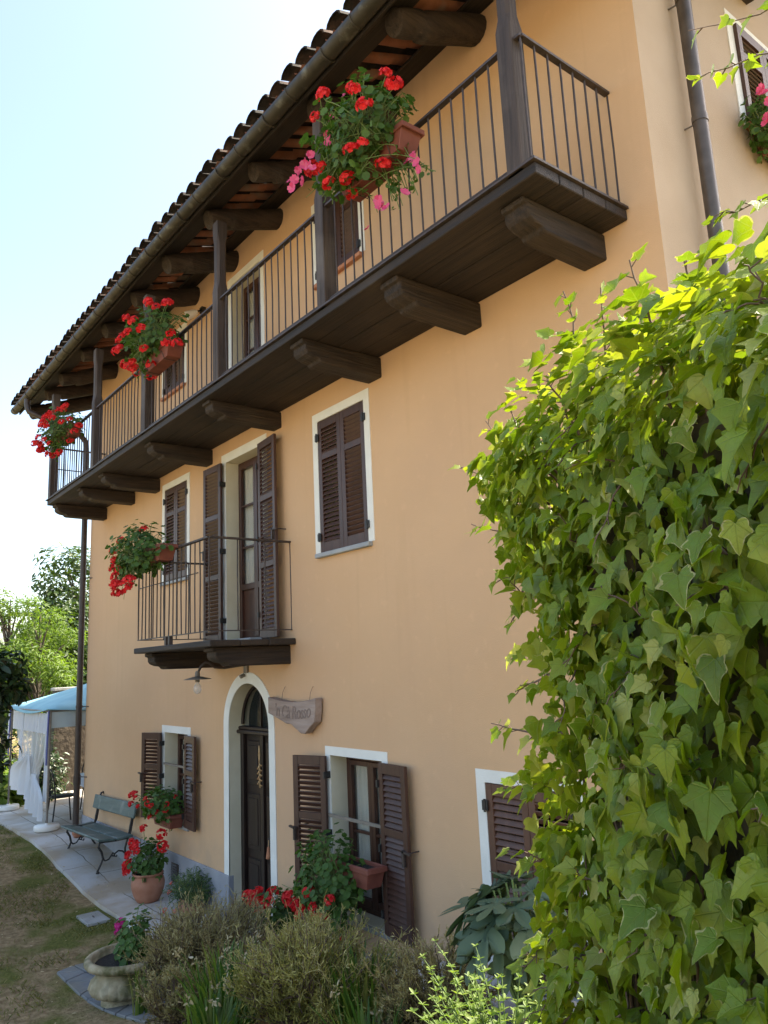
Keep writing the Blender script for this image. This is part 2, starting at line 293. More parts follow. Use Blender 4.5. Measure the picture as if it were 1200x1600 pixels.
# leaf templates
def smooth_loop(o, k=2):
    o = np.array(o, float); n = len(o); out = []
    for i in range(n):
        p0, p1, p2, p3 = o[i - 1], o[i], o[(i + 1) % n], o[(i + 2) % n]
        for t in np.arange(k) / k: out.append(.5 * (2 * p1 + (p2 - p0) * t + (2 * p0 - 5 * p1 + 4 * p2 - p3) * t * t + (3 * p1 - p0 - 3 * p2 + p3) * t ** 3))
    return np.array(out)
def poly_leaf(outline, spine, fold=.22, droop=.18, ring=.72):
    o = smooth_loop(outline); n = len(o); sp = np.array([[0, np.clip(y, spine[0], spine[1])] for x, y in o])
    mid = sp + ring * (o - sp); c = np.array([[0, spine[0]], [0, (spine[0] + spine[1]) / 2], [0, spine[1]]])
    P = np.vstack([o, mid]); ctr = np.array([[0, sum(spine) / 2]]); P = np.vstack([P, ctr])
    z = fold * np.abs(P[:, 0]) - droop * (P[:, 1] - .2) ** 2
    V = np.column_stack([P, z]); F = [(i, (i + 1) % n, n + (i + 1) % n, n + i) for i in range(n)] + [(n + i, n + (i + 1) % n, 2 * n) for i in range(n)]
    e = np.r_[np.ones(n), np.full(n, .62), [0]]; P[:, 2:] if P.shape[1] > 2 else None
    vein = np.clip(1 - np.abs(P[:, 0]) * 4, 0, 1); vein[:n] = 0
    lobes = np.hypot(o[:, 0], o[:, 1] - spine[0]); 
    return V, F, e, vein
h = [(.0, .03), (.12, -.10), (.32, -.13), (.44, .02), (.42, .16), (.56, .34), (.40, .42), (.27, .50), (.17, .72)]
IVY = poly_leaf(h + [(0, 1.02)] + [(-x, y) for x, y in reversed(h[1:])], (.08, .8))
h2 = [(.0, .02), (.16, -.10), (.36, -.06), (.44, .12), (.40, .28), (.48, .40), (.33, .52), (.18, .68), (.06, .84)]
IVY2 = poly_leaf(h2 + [(0, .92)] + [(-x, y) for x, y in reversed(h2[1:])], (.1, .7), fold=.35, droop=.3)
rd = [(.55 * math.sin(a) * (1 + .08 * math.cos(7 * a)), .5 - .55 * math.cos(a) * (1 + .08 * math.cos(7 * a))) for a in np.linspace(0, 2 * np.pi, 15)[:-1]]
def fan(outline, fold=0., cup=.0):
    o = np.array(outline, float); c = o.mean(0); P = np.vstack([o, c]); z = fold * np.abs(P[:, 0]) + cup * ((P - c) ** 2).sum(1)
    n = len(o); return np.column_stack([P, z]), [(i, (i + 1) % n, n) for i in range(n)], np.r_[np.ones(n), 0]
ROUND = fan(rd, cup=.5)
OVAL = fan([(0, 0), (.16, .2), (.22, .45), (.15, .78), (0, 1), (-.15, .78), (-.22, .45), (-.16, .2)], fold=.35)
LONG = fan([(0, 0), (.09, .25), (.11, .5), (.06, .8), (0, 1), (-.06, .8), (-.11, .5), (-.09, .25)], fold=.5)
PETAL = fan([(0, 0), (.28, .3), (.42, .7), (.25, 1), (0, .92), (-.25, 1), (-.42, .7), (-.28, .3)], cup=.25)
fg = [(.0, 0), (.06, .10), (.22, .06), (.44, .16), (.52, .30), (.30, .28), (.09, .34), (.22, .46), (.44, .66), (.46, .84), (.30, .74), (.09, .58), (.12, .78), (.10, .95)]
FIG = poly_leaf(fg + [(0, 1.05)] + [(-x, y) for x, y in reversed(fg[1:])], (.1, .8), fold=.15, droop=.45, ring=.6)

# ------------------------------------------------------------------ terrain
def sm(t): t = np.clip(t, 0, 1); return t * t * (3 - 2 * t)
def gz(x, y):
    x = np.asarray(x, float); y = np.asarray(y, float)
    b = -.28 + .27 * sm((-10.2 - x) / 3.8)
    b = b + .56 * sm((x + 8.0) / 3.8)
    b = b + .68 * sm((x + 4.0) / 2.0) * sm((-y + .1) / 1.6) * sm((y + 40) / 10)
    return b
def sheet(name, xs, ys, dz, m, kind='structure', fz=gz):
    X, Y = np.meshgrid(xs, ys); Z = fz(X, Y) + dz
    nx, ny = len(xs), len(ys); F = [(j * nx + i, j * nx + i + 1, (j + 1) * nx + i + 1, (j + 1) * nx + i) for j in range(ny - 1) for i in range(nx - 1)]
    o = npmesh(name, np.column_stack([X.ravel(), Y.ravel(), Z.ravel()]), F, m); tag(o, kind=kind); return o
def ground_mat():
    m, t, N, L, b = nodes('worn_lawn'); tc = N.new('ShaderNodeTexCoord'); b.inputs['Roughness'].default_value = 1; b.inputs['Specular IOR Level'].default_value = .1
    def nz(s, d=6):
        n = N.new('ShaderNodeTexNoise'); n.inputs['Scale'].default_value = s; n.inputs['Detail'].default_value = d; L.new(tc.outputs['Object'], n.inputs['Vector']); return n
    def ramp(src, a, bb, c1, c2):
        r = N.new('ShaderNodeValToRGB'); r.color_ramp.elements[0].position = a; r.color_ramp.elements[1].position = bb
        r.color_ramp.elements[0].color = (*c1, 1); r.color_ramp.elements[1].color = (*c2, 1); L.new(src, r.inputs[0]); return r
    d = ramp(nz(14, 10).outputs['Fac'], .3, .7, (.17, .115, .056), (.36, .26, .145))
    g = ramp(nz(30, 8).outputs['Fac'], .3, .7, (.080, .085, .018), (.155, .155, .042))
    k = ramp(nz(1.7, 9).outputs['Fac'], .45, .61, (0, 0, 0), (1, 1, 1))
    mx = N.new('ShaderNodeMixRGB'); L.new(k.outputs[0], mx.inputs[0]); L.new(d.outputs[0], mx.inputs[1]); L.new(g.outputs[0], mx.inputs[2]); L.new(mx.outputs[0], b.inputs['Base Color'])
    bp = N.new('ShaderNodeBump'); bp.inputs['Strength'].default_value = .8; bp.inputs['Distance'].default_value = .03; L.new(nz(35, 9).outputs['Fac'], bp.inputs['Height']); L.new(bp.outputs[0], b.inputs['Normal'])
    return m
M['lawn'] = ground_mat()
def flag_mat():
    m, t, N, L, b = nodes('flagstones'); tc = N.new('ShaderNodeTexCoord'); b.inputs['Roughness'].default_value = .8
    br = N.new('ShaderNodeTexBrick'); br.offset = .37; br.inputs['Scale'].default_value = 1; br.inputs['Brick Width'].default_value = 1.15; br.inputs['Row Height'].default_value = .46
    br.inputs['Mortar Size'].default_value = .008; br.inputs['Color1'].default_value = (.44, .42, .395, 1); br.inputs['Color2'].default_value = (.56, .535, .50, 1); br.inputs['Mortar'].default_value = (.13, .12, .10, 1)
    n0 = N.new('ShaderNodeTexNoise'); n0.inputs['Scale'].default_value = 2.5; L.new(tc.outputs['Object'], n0.inputs['Vector'])
    mp = N.new('ShaderNodeMixRGB'); mp.blend_type = 'LINEAR_LIGHT'; mp.inputs[0].default_value = .04; L.new(tc.outputs['Object'], mp.inputs[1]); L.new(n0.outputs['Color'], mp.inputs[2]); L.new(mp.outputs[0], br.inputs['Vector'])
    n1 = N.new('ShaderNodeTexNoise'); n1.inputs['Scale'].default_value = 1.6; n1.inputs['Detail'].default_value = 9; L.new(tc.outputs['Object'], n1.inputs['Vector'])
    r = N.new('ShaderNodeValToRGB'); r.color_ramp.elements[0].position = .40; r.color_ramp.elements[1].position = .66; L.new(n1.outputs['Fac'], r.inputs[0])
    mx = N.new('ShaderNodeMixRGB'); mx.inputs[2].default_value = (.36, .285, .20, 1); L.new(r.outputs[0], mx.inputs[0]); L.new(br.outputs['Color'], mx.inputs[1]); L.new(mx.outputs[0], b.inputs['Base Color'])
    bp = N.new('ShaderNodeBump'); bp.inputs['Strength'].default_value = .5; bp.inputs['Distance'].default_value = .01; n2 = N.new('ShaderNodeTexNoise'); n2.inputs['Scale'].default_value = 14; n2.inputs['Detail'].default_value = 8; L.new(tc.outputs['Object'], n2.inputs['Vector'])
    L.new(n2.outputs['Fac'], bp.inputs['Height']); L.new(bp.outputs[0], b.inputs['Normal']); return m
M['flag'] = flag_mat()
def cat(*a): return np.unique(np.concatenate(a).round(3))
xs = cat(np.array([-2500, -800, -300, -120, -60, -35]), np.arange(-25, 4.1, .35), np.array([8, 20, 60, 120, 300, 800, 2500]))
ys = cat(np.array([-2500, -800, -300, -120, -60, -30, -18, -12]), np.arange(-9, 2.1, .35), np.array([5, 10, 20, 60, 120, 300, 800, 2500]))
sheet('ground', xs, ys, -.03, M['lawn'])
# paved strip along the facade with a broken edge
def paving():
    mb = MB(); xs = np.arange(-20, -2.2, .3); edge = -.83 + rng.normal(0, .007, len(xs)) - .25 * sm((-15 - xs) / 3)
    top = []; 
    V = []; F = []
    for i, x in enumerate(xs):
        for y in (1.5 if x < -13.9 else .02, -.3, edge[i]): V.append((x, y, float(gz(x, y)) + (.022 if y > -.5 else .014)))
        V.append((x + rng.normal(0, .01), edge[i] - .012, float(gz(x, edge[i])) - .06))
    for i in range(len(xs) - 1):
        for k in range(3): F.append((i * 4 + k, i * 4 + k + 1, i * 4 + 5 + k, i * 4 + 4 + k))
    mb.add(V, F); o = mb.build('pavement', M['flag']); tag(o, kind='structure')
paving()
# unseen pale yard added behind the camera to bounce warm sunlight onto the facade
M['bounce_gravel'] = mat('pale_bounce_gravel', (.46, .37, .25), (.60, .50, .36), scale=30, rough=.95, bump=.5, bscale=60)
sheet('bounce_yard', np.arange(-7, 31, 1.), np.arange(-30, -6.4, .8), .0, M['bounce_gravel'])
# slate pieces round the urn
def slab_path():
    mb = MB(); g = np.random.default_rng(5); nx, ny = 8, 5; gx = np.linspace(-8.52, -6.2, nx); gy = np.linspace(-1.84, -.86, ny)
    Q = np.array([[(gx[i] + g.normal(0, .09) * (0 < i < nx - 1) + .03 * math.sin(9 * gy[j]), gy[j] + g.normal(0, .06) * (0 < j < ny - 1)) for i in range(nx)] for j in range(ny)])
    for j in range(ny - 1):
        for i in range(nx - 1):
            q = [Q[j, i], Q[j, i + 1], Q[j + 1, i + 1], Q[j + 1, i]]; c = np.mean(q, 0); sh = g.uniform(.93, .965)
            polys = [q] if g.random() < .55 else [[q[0], q[1], q[2]], [q[0], q[2], q[3]]]
            for po in polys:
                cc = np.mean(po, 0); dz = g.uniform(0, .008); pts = [(cc[0] + (a[0] - cc[0]) * sh, cc[1] + (a[1] - cc[1]) * sh) for a in po]; mb.prism([(x, y, float(gz(x, y)) - .05) for x, y in pts], (0, 0, .034 + dz))
    o = mb.build('path', M['slab'], bevel=.006); tag(o, kind='structure')
slab_path()
# ------------------------------------------------------------------ house
XL, XR, YB = -13.86, -2.35, 8.0
house = thing('house', 'three storey orange plastered farmhouse with dark wooden balconies and louvred shutters', 'house', (-8.1, 4.0, -.3))
def zroof(y): return 7.95 + .376 * y
def sag(x): return -.10 * float(sm((x + 8.5) / 5.0))
def zr2(x, y):          # roof surface, front slope up to the ridge at y=4, then down
    z = zroof(y) if y <= 4 else zroof(4) - .376 * (y - 4)
    return z + sag(x) * max(0, min(1, -y / 1.1))
# openings x0,x1,z0,z1 (clear opening inside the painted band)
OP = dict(t1=(-6.28, -5.52, 6.50, 7.38), t2=(-8.30, -7.55, 5.42, 7.38), t3=(-10.50, -9.78, 6.53, 7.36),
          w2=(-6.38, -5.57, 3.62, 5.00), w2l=(-10.44, -9.66, 3.76, 5.10), bd=(-8.49, -7.56, 2.83, 5.06),
          g1=(-10.37, -9.61, .60, 1.72), g2=(-6.33, -5.52, .30, 1.68), g3=(-4.27, -3.45, .36, 1.62))
DX, DRI, DSP = -7.975, .475, 1.88    # arched door: centre, inner radius, spring line
def wall():
    mb = MB(); ops = list(OP.values()) + [(DX - DRI, DX + DRI, -.6, DSP + DRI)]
    xs = sorted({XL, XR, *[o[0] for o in ops], *[o[1] for o in ops]}); zs = sorted({-.6, 7.85, *[o[2] for o in ops], *[o[3] for o in ops]})
    xs = [a for i, a in enumerate(xs) if i == 0 or a - xs[i - 1] > 1e-4]
    for i in range(len(xs) - 1):
        for j in range(len(zs) - 1):
            cx, cz = (xs[i] + xs[i + 1]) / 2, (zs[j] + zs[j + 1]) / 2
            if any(o[0] < cx < o[1] and o[2] < cz < o[3] for o in ops): continue
            mb.add([(xs[i], 0, zs[j]), (xs[i + 1], 0, zs[j]), (xs[i + 1], 0, zs[j + 1]), (xs[i], 0, zs[j + 1])], [(0, 1, 2, 3)])
    n = 16                                   # spandrels of the arch
    for sgn in (-1, 1):
        arc = [(DX + sgn * DRI * math.cos(a), 0, DSP + DRI * math.sin(a)) for a in np.linspace(0, math.pi / 2, n)]
        c = (DX + sgn * DRI, 0, DSP + DRI)
        for k in range(n - 1): mb.add([c, arc[k], arc[k + 1]], [(0, 1, 2)])
    me_front = mb.build('wall', M['plaster'], house)
    g = MB()
    g.add([(XR, 0, -.6), (XR, YB, -.6), (XR, YB, 7.85), (XR, 4, 9.35), (XR, 0, 7.85)], [(0, 1, 2, 3, 4)])
    g.build('gable_wall', M['gable'], house)
    k = MB(); k.add([(XL, 0, -.6), (XL, YB, -.6), (XL, YB, 7.85), (XL, 4, 9.35), (XL, 0, 7.85)], [(0, 1, 2, 3, 4)])
    k.add([(XL, YB, -.6), (XR, YB, -.6), (XR, YB, 7.85), (XL, YB, 7.85)], [(0, 1, 2, 3)])
    k.build('rear_wall', M['plaster'], house)
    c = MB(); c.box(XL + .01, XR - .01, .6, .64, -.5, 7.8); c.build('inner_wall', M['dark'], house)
    p = MB(); xs = np.linspace(XL - .012, -8.447, 30)
    for i in range(len(xs) - 1): p.box(xs[i], xs[i + 1], -.022, -.001, -.6, .235)
    o = MB(); o.box(XL - .012, -8.447, -.022, .05, -.6, .235); o.build('plinth', M['plinth'], house, bevel=.008)
wall()
# ---- shutters
def shutter_mesh(w, h, split, m, pitch=.047):
    mb = MB(); st, T = .062, .017
    mb.box(0, st, -T, T, 0, h); mb.box(w - st, w, -T, T, 0, h)
    rails = [(0, .10), (h - .085, h)] + [(h * q - .032, h * q + .032) for q in split]
    for a, b in rails: mb.box(st + .001, w - st - .001, -T, T, a, b)
    rails.sort()
    for (a0, a1), (b0, b1) in zip(rails[:-1], rails[1:]):
        n = max(1, int(round((b0 - a1) / pitch)))
        for i in range(n):
            z = a1 + (i + .5) * (b0 - a1) / n
            mb.obox((w / 2, 0, z), (w / 2 - st + .003, 0, 0), (0, .0115, .0185), (0, -.0042, .0028))
    return mb.mesh('shutter', m)
SHM = {}
def shutter(parent, hinge, w, h, z, ang, side, split, m, catch=True):
    """side 'l': leaf runs from the hinge to -x when ang=0; 'r': to +x. ang swings the free edge out from the wall"""
    key = (round(w, 2), round(h, 2), m, tuple(split))
    if key not in SHM: SHM[key] = shutter_mesh(w, h, split, M[m])
    o = bpy.data.objects.new('shutter', SHM[key])
    rz = math.pi + R_(ang) if side == 'l' else -R_(ang)
    mw = Matrix.Translation((hinge[0], hinge[1], z)) @ Matrix.Rotation(rz, 4, 'Z')
    link(o, parent, mw); d = o.modifiers.new('bevel', 'BEVEL'); d.width = .003; d.segments = 1
    hb = MB()
    for q in (.13, .5, .87): hb.box(-.02, .035, -.028, -.018, h * q - .03, h * q + .03); hb.tube([(0, -.02, h * q - .035), (0, -.02, h * q + .035)], .009, 6)
    s = -1 if side == 'l' else 1
    return o, hb, mw
def closed_pair(parent, op, split, m):
    x0, x1, z0, z1 = op; w = (x1 - x0) / 2 - .004; h = z1 - z0 - .012
    for side, hx in (('r', x0 + .002), ('l', x1 - .002)):
        o, _, _ = shutter(parent, (hx, .012), w, h, z0 + .006, 0, side, split, m)
    for hx, s in ((x0, -1), (x1, 1)):
        for q in (.12, .88): hb = MB(); hb.box(hx - .028, hx + .028, -.022, -.010, z0 + h * q - .035, z0 + h * q + .035); hb.tube([(hx, -.022, z0 + h * q - .045), (hx, -.022, z0 + h * q + .045)], .010, 6); hb.build('hinge', M['black'], parent)
def open_pair(parent, op, split, m, al, ar, y=-.045, wl=None):
    x0, x1, z0, z1 = op; w = (x1 - x0) / 2 - .004; h = z1 - z0 - .012
    shutter(parent, (x0 - .015, y), wl or w, h, z0 + .006, al, 'l', split, m); shutter(parent, (x1 + .015, y), wl or w, h, z0 + .006, ar, 'r', split, m)
    for hx in (x0 - .008, x1 + .008):
        for q in (.12, .5, .88): hb = MB(); hb.box(hx - .012, hx + .012, y - .035, -.008, z0 + h * q - .03, z0 + h * q + .03); hb.build('hinge', M['black'], parent)
    for hx, s, a in ((x0, -1, al), (x1, 1, ar)):
        fx = hx + s * ((wl or w) * math.cos(R_(a)) + .02); fy = y - (wl or w) * math.sin(R_(a)); zz = z0 + h * .52; ct = MB()
        ct.obox((fx - s * .01, fy - .03, zz), (.055, 0, -.006), (0, .012, 0), (.001, 0, .008)); ct.tube([(fx + s * .02, 0, zz), (fx + s * .02, fy - .03, zz)], .006, 6)
        ct.obox((fx - s * .045, fy - .03, zz - .05), (.012, 0, 0), (0, .012, 0), (0, 0, .06))
        ct.build('shutter_catch', M['iron'], parent)
def band(parent, op, w=.09, bottom=False, top=True, name='surround'):
    x0, x1, z0, z1 = op; mb = MB(); y0, y1 = -.007, .001; zb = z0
    mb.box(x0 - w, x0, y0, y1, zb, z1 + w); mb.box(x1, x1 + w, y0, y1, zb, z1 + w); mb.box(x0, x1, y0, y1, z1, z1 + w)
    if bottom: mb.box(x0 - w, x1 + w, y0, y1, z0 - w, z0)
    mb.build(name, M['band'], parent)
def reveal(parent, op, d=.17):
    x0, x1, z0, z1 = op; mb = MB(); e = .03
    mb.box(x0 - e, x0 + .001, .002, d + .1, z0 - e, z1 + e); mb.box(x1 - .001, x1 + e, .002, d + .1, z0 - e, z1 + e)
    mb.box(x0, x1, .002, d + .1, z1 - .001, z1 + e); mb.box(x0, x1, .002, d + .1, z0 - e, z0 + .001); mb.build('reveal', M['reveal'], parent)
def casement(parent, op, d=.17, rows=2, door=False):
    x0, x1, z0, z1 = op; fr = MB(); f = .055
    fr.box(x0 + .002, x0 + f, d, d + .06, z0, z1); fr.box(x1 - f, x1 - .002, d, d + .06, z0, z1); fr.box(x0 + f, x1 - f, d, d + .06, z1 - f, z1 - .002); fr.box(x0 + f, x1 - f, d, d + .06, z0 + .002, z0 + f)
    xm = (x0 + x1) / 2; zb = z0 + f
    if door: fr.box(x0 + f, x1 - f, d + .01, d + .05, z0 + f, z0 + .62); zb = z0 + .62
    for a, b in ((x0 + f, xm), (xm, x1 - f)):
        e = .045
        fr.box(a, a + e, d - .02, d + .03, z0 + f, z1 - f); fr.box(b - e, b, d - .02, d + .03, z0 + f, z1 - f)
        fr.box(a + e, b - e, d - .02, d + .03, z1 - f - e, z1 - f); fr.box(a + e, b - e, d - .02, d + .03, zb, zb + e * 1.6)
        for k in range(1, rows): zz = zb + (z1 - f - zb) * k / rows; fr.box(a + e, b - e, d - .012, d + .02, zz - .013, zz + .013)
    fr.build('frame', M['casement'], parent, bevel=.004)
    g = MB(); g.box(x0 + f, x1 - f, d + .012, d + .016, zb, z1 - f); g.build('pane', M['glass'], parent)
    c = MB(); n = 40; xs = np.linspace(x0 + f, x1 - f, n)
    V = [(x, d + .055 + .018 * math.sin(i * 1.7), z) for i, x in enumerate(xs) for z in (z0 + .05, z1 - .05)]
    c.add(V, [(2 * i, 2 * i + 2, 2 * i + 3, 2 * i + 1) for i in range(n - 1)], True); c.build('curtain', M['curtain'], parent)
def sill(parent, op, m, over=.05, t=.045, out=.05):
    x0, x1, z0, z1 = op; mb = MB(); mb.box(x0 - over, x1 + over, -out, .05, z0 - t, z0 - .001); mb.build('sill', M[m], parent, bevel=.006)
def win(label=None, name='window'):
    o = bpy.data.objects.new(name, None); o.empty_display_size = .1; link(o, house); 
    if label: o['label'] = label
    return o
w = win('closed brown shutters with a clay sill behind the balcony rail'); op = OP['t1']; band(w, op); sill(w, op, 'brick'); closed_pair(w, op, [.0001 + .72], 'shutter'); reveal(w, op)
w = win('glazed balcony door standing without shutters', 'balcony_door'); op = OP['t2']; band(w, op, .10); reveal(w, op); casement(w, op, rows=3, door=True)
w = win(); op = OP['t3']; band(w, op); sill(w, op, 'brick'); closed_pair(w, op, [.70], 'shutter'); reveal(w, op)
w = win('tall window with closed shutters and a grey stone sill'); op = OP['w2']; band(w, op); sill(w, op, 'slate'); closed_pair(w, op, [.72], 'shutter'); reveal(w, op)
w = win(); op = OP['w2l']; band(w, op); sill(w, op, 'slate'); closed_pair(w, op, [.72], 'shutter'); reveal(w, op)
w = win('glazed door with open shutters on the small balcony', 'balcony_door'); op = OP['bd']; band(w, op, .11); reveal(w, op); casement(w, op, rows=3, door=True); open_pair(w, op, [.36, .70], 'shutter', 2, 6, y=-.055)
w = win('window with open shutters beside the bench'); op = OP['g1']; band(w, op); sill(w, op, 'stone', out=.03); reveal(w, op, .18); casement(w, op, .18); open_pair(w, op, [.60], 'shutter', 20, 5)
mb = MB(); mb.box(op[0], op[1], -.02, .0, 1.30, 1.325); mb.build('security_bar', M['greyiron'], w)
w = win('window with open shutters and iron bars'); op = OP['g2']; band(w, op, .08); sill(w, op, 'stone', out=.03); reveal(w, op, .18); casement(w, op, .18); open_pair(w, op, [.60], 'shutter', 18, 5)
for z in (.70, 1.13): mb = MB(); mb.box(op[0] - .03, op[1] + .02, -.035, -.02, z, z + .028); mb.build('security_bar', M['greyiron'], w)
w = win('low window with closed red brown shutters'); op = OP['g3']; band(w, op); sill(w, op, 'stone', out=.03); closed_pair(w, op, [.55], 'shutter_red'); reveal(w, op)
# gable window (wall faces +x)
w = win('gable window with a dark shutter')
mb = MB(); Y0, Y1, Z0, Z1 = 1.47, 2.30, 6.55, 7.47
X = XR
for a in ((Y0 - .10, Y0, Z0 - .02, Z1 + .1), (Y1, Y1 + .10, Z0 - .02, Z1 + .1), (Y0, Y1, Z1, Z1 + .1)): mb.box(X - .001, X + .008, a[0], a[1], a[2], a[3])
mb.build('surround', M['band'], w)
me = shutter_mesh((Y1 - Y0) / 2 - .004, Z1 - Z0 - .01, [.7], M['shutter'])
for y in (Y0 + .002, (Y0 + Y1) / 2 + .002):
    o = bpy.data.objects.new('shutter', me); link(o, w, Matrix.Translation((X + .02, y, Z0 + .005)) @ Matrix.Rotation(math.pi / 2, 4, 'Z'))
mb = MB(); mb.box(X - .001, X + .05, Y0 - .03, Y1 + .03, Z0 - .05, Z0); mb.build('sill', M['brick'], w)
# ---- arched door
dr = win('arched entrance door of dark wood', 'door')
mb = MB(); n = 40
def arch(r, y): return [(DX - r, y, .235 if r > .5 else -.45)] + [(DX - r * math.cos(a), y, DSP + r * math.sin(a)) for a in np.linspace(0, math.pi, n)] + [(DX + r, y, -.45)]
a, b = arch(DRI, -.009), arch(.60, -.009); a[0] = (DX - DRI, -.009, .235)
a2 = [(x, .001, z) for x, y, z in a]; b2 = [(x, .001, z) for x, y, z in b]; k = len(a)
mb.add(a + b + a2 + b2, [(i, i + 1, k + i + 1, k + i) for i in range(k - 1)] + [(k + i, k + i + 1, 3 * k + i + 1, 3 * k + i) for i in range(k - 1)] + [(i, 2 * k + i, 2 * k + i + 1, i + 1) for i in range(k - 1)] + [(0, k, 3 * k, 2 * k)])
mb.build('surround', M['band'], dr)
a, b = arch(DRI, .002), arch(DRI, .26); a[0] = (DX - DRI, -.02, -.45); k = len(a); mb = MB(); mb.add(a + b, [(i, i + 1, k + i + 1, k + i) for i in range(k - 1)]); mb.build('reveal', M['reveal'], dr)
lf = MB(); x0, x1 = DX - DRI, DX + DRI; d = .16
lf.box(x0 + .002, x1 - .002, d + .03, d + .07, -.28, 1.78)
lf.box(x0 + .002, x0 + .07, d - .02, d + .031, -.28, 1.78); lf.box(x1 - .07, x1 - .002, d - .02, d + .031, -.28, 1.78)
lf.box(DX - .035, DX + .035, d - .005, d + .031, -.27, 1.78)
for a, b in ((x0 + .07, DX - .035), (DX + .035, x1 - .07)):
    for z0, z1 in ((-.15, .42), (.52, 1.12), (1.22, 1.70)):
        m_ = .045; lf.box(a + m_, b - m_, d + .012, d + .031, z0, z1); lf.box(a + m_ * 1.8, b - m_ * 1.8, d + .002, d + .013, z0 + .05, z1 - .05)
lf.build('door_leaf', M['door'], dr, bevel=.005)
co = MB(); co.box(x0 + .002, x1 - .002, d - .07, d + .05, 1.78, 1.82); co.box(x0 + .002, x1 - .002, d - .045, d + .05, 1.82, 1.86); co.build('cornice', M['door'], dr, bevel=.01)
fl = MB(); out = [(DX + .463 * math.cos(a), d + .02, DSP + .463 * math.sin(a)) for a in np.linspace(0, math.pi, 24)] + [(x0 + .012, d + .02, 1.862), (x1 - .012, d + .02, 1.862)]
fl.prism(out, (0, .008, 0)); fl.build('fanlight', M['glass'], dr)
fb = MB(); fb.box(DX - .012, DX + .012, d - .005, d + .018, 1.862, DSP + .46)
fb.tube([(DX + .45 * math.cos(a), d + .005, DSP + .45 * math.sin(a)) for a in np.linspace(0, math.pi, 24)], .022, 6); fb.build('fanlight_bar', M['door'], dr)
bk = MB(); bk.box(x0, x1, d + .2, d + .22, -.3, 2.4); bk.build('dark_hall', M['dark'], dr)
hd = MB(); hd.tube([(x1 - .13, d - .02, .72), (x1 - .13, d - .075, .72), (x1 - .205, d - .075, .715)], .011, 8); hd.box(x1 - .155, x1 - .105, d - .026, d - .019, .62, .82); hd.build('handle', M['iron'], dr)
st = MB(); st.box(DX - .60, DX + .62, -.26, .36, -.45, -.14); st.build('doorstep', M['stone'], dr, bevel=.012)
# vent
mb = MB(); mb.box(-10.05, -9.83, -.032, -.02, -.10, .12)
for k in range(7): mb.obox((-9.94, -.036, -.08 + k * .03), (.095, 0, 0), (0, .008, .006), (0, .001, -.001))
mb.build('vent', M['iron'], house)
# ---- upper balcony
PX = [-2.72, -4.86, -6.84, -8.86, -10.86, -13.10]
bal = MB(); xa, xb = -13.22, -2.57
for i, (y0, y1) in enumerate(((-.92, -.70), (-.694, -.47), (-.464, -.24), (-.234, -.004))): bal.box(xa, xb, y0, y1, 5.325 + .003 * (i % 2), 5.40)
balo = bal.build('balcony', M['woodx'], house, bevel=.006)
mb = MB(); mb.box(xa - .02, xb + .02, -.945, -.905, 5.402, 5.418); mb.box(xb - .02, xb + .02, -.904, -.01, 5.402, 5.418); mb.build('edge_board', M['iron'], balo)
def corbel(x, w, z0, z1, L, parent, y0=.02, tp=.02):
    h = z1 - z0
    prof = [(y0, z1), (-L - .02, z1), (-L - .02, z1 - h * .22), (-L + .015, z1 - h * .24), (-L + .015, z1 - h * .52), (-L + .04, z1 - h * .68), (-L + .09, z1 - h * .80), (-L + .155, z1 - h * .85), (-L + .165, z0 + h * .02), (-L + .20, z0 - .006), (-L + .5, z0 - .01), (y0, z0 - .012)]
    mb = MB(); mb.prism([(x - w / 2, y, z) for y, z in prof], (w, 0, 0)); return mb.build('corbel', M['woody'], parent, bevel=.018, seg=2)
for x in (-2.86, -4.05, -5.36, -7.20, -8.96, -10.74, -11.74, -13.10): corbel(x + rng.normal(0, .01), .20 + rng.normal(0, .012), 5.145 + rng.normal(0, .008), 5.322, .83 + rng.normal(0, .015), balo)
for x in PX:
    h0, h1 = .062, .048; z0, zc, z1 = 5.402, 6.42, 7.23 + sag(x) * .8; mb = MB(); cx, cy = x, -.868
    def ring(h, z, ch): return [(cx - h, cy - h + ch, z), (cx - h + ch, cy - h, z), (cx + h - ch, cy - h, z), (cx + h, cy - h + ch, z), (cx + h, cy + h - ch, z), (cx + h - ch, cy + h, z), (cx - h + ch, cy + h, z), (cx - h, cy + h - ch, z)]
    rr = [ring(h0, z0, .006), ring(h0, zc, .006), ring(h0 * .86, zc + .10, .022), ring(h0 * .86, z1 - .25, .022), ring(h0 * .95, z1 - .14, .008), ring(h0 * .95, z1, .008)]
    V = [p for r in rr for p in r]; mb.add(V, [(i * 8 + k, i * 8 + (k + 1) % 8, i * 8 + 8 + (k + 1) % 8, i * 8 + 8 + k) for i in range(5) for k in range(8)] + [tuple(range(8)), tuple(range(40, 48))])
    mb.build('post', M['woodz'], balo)
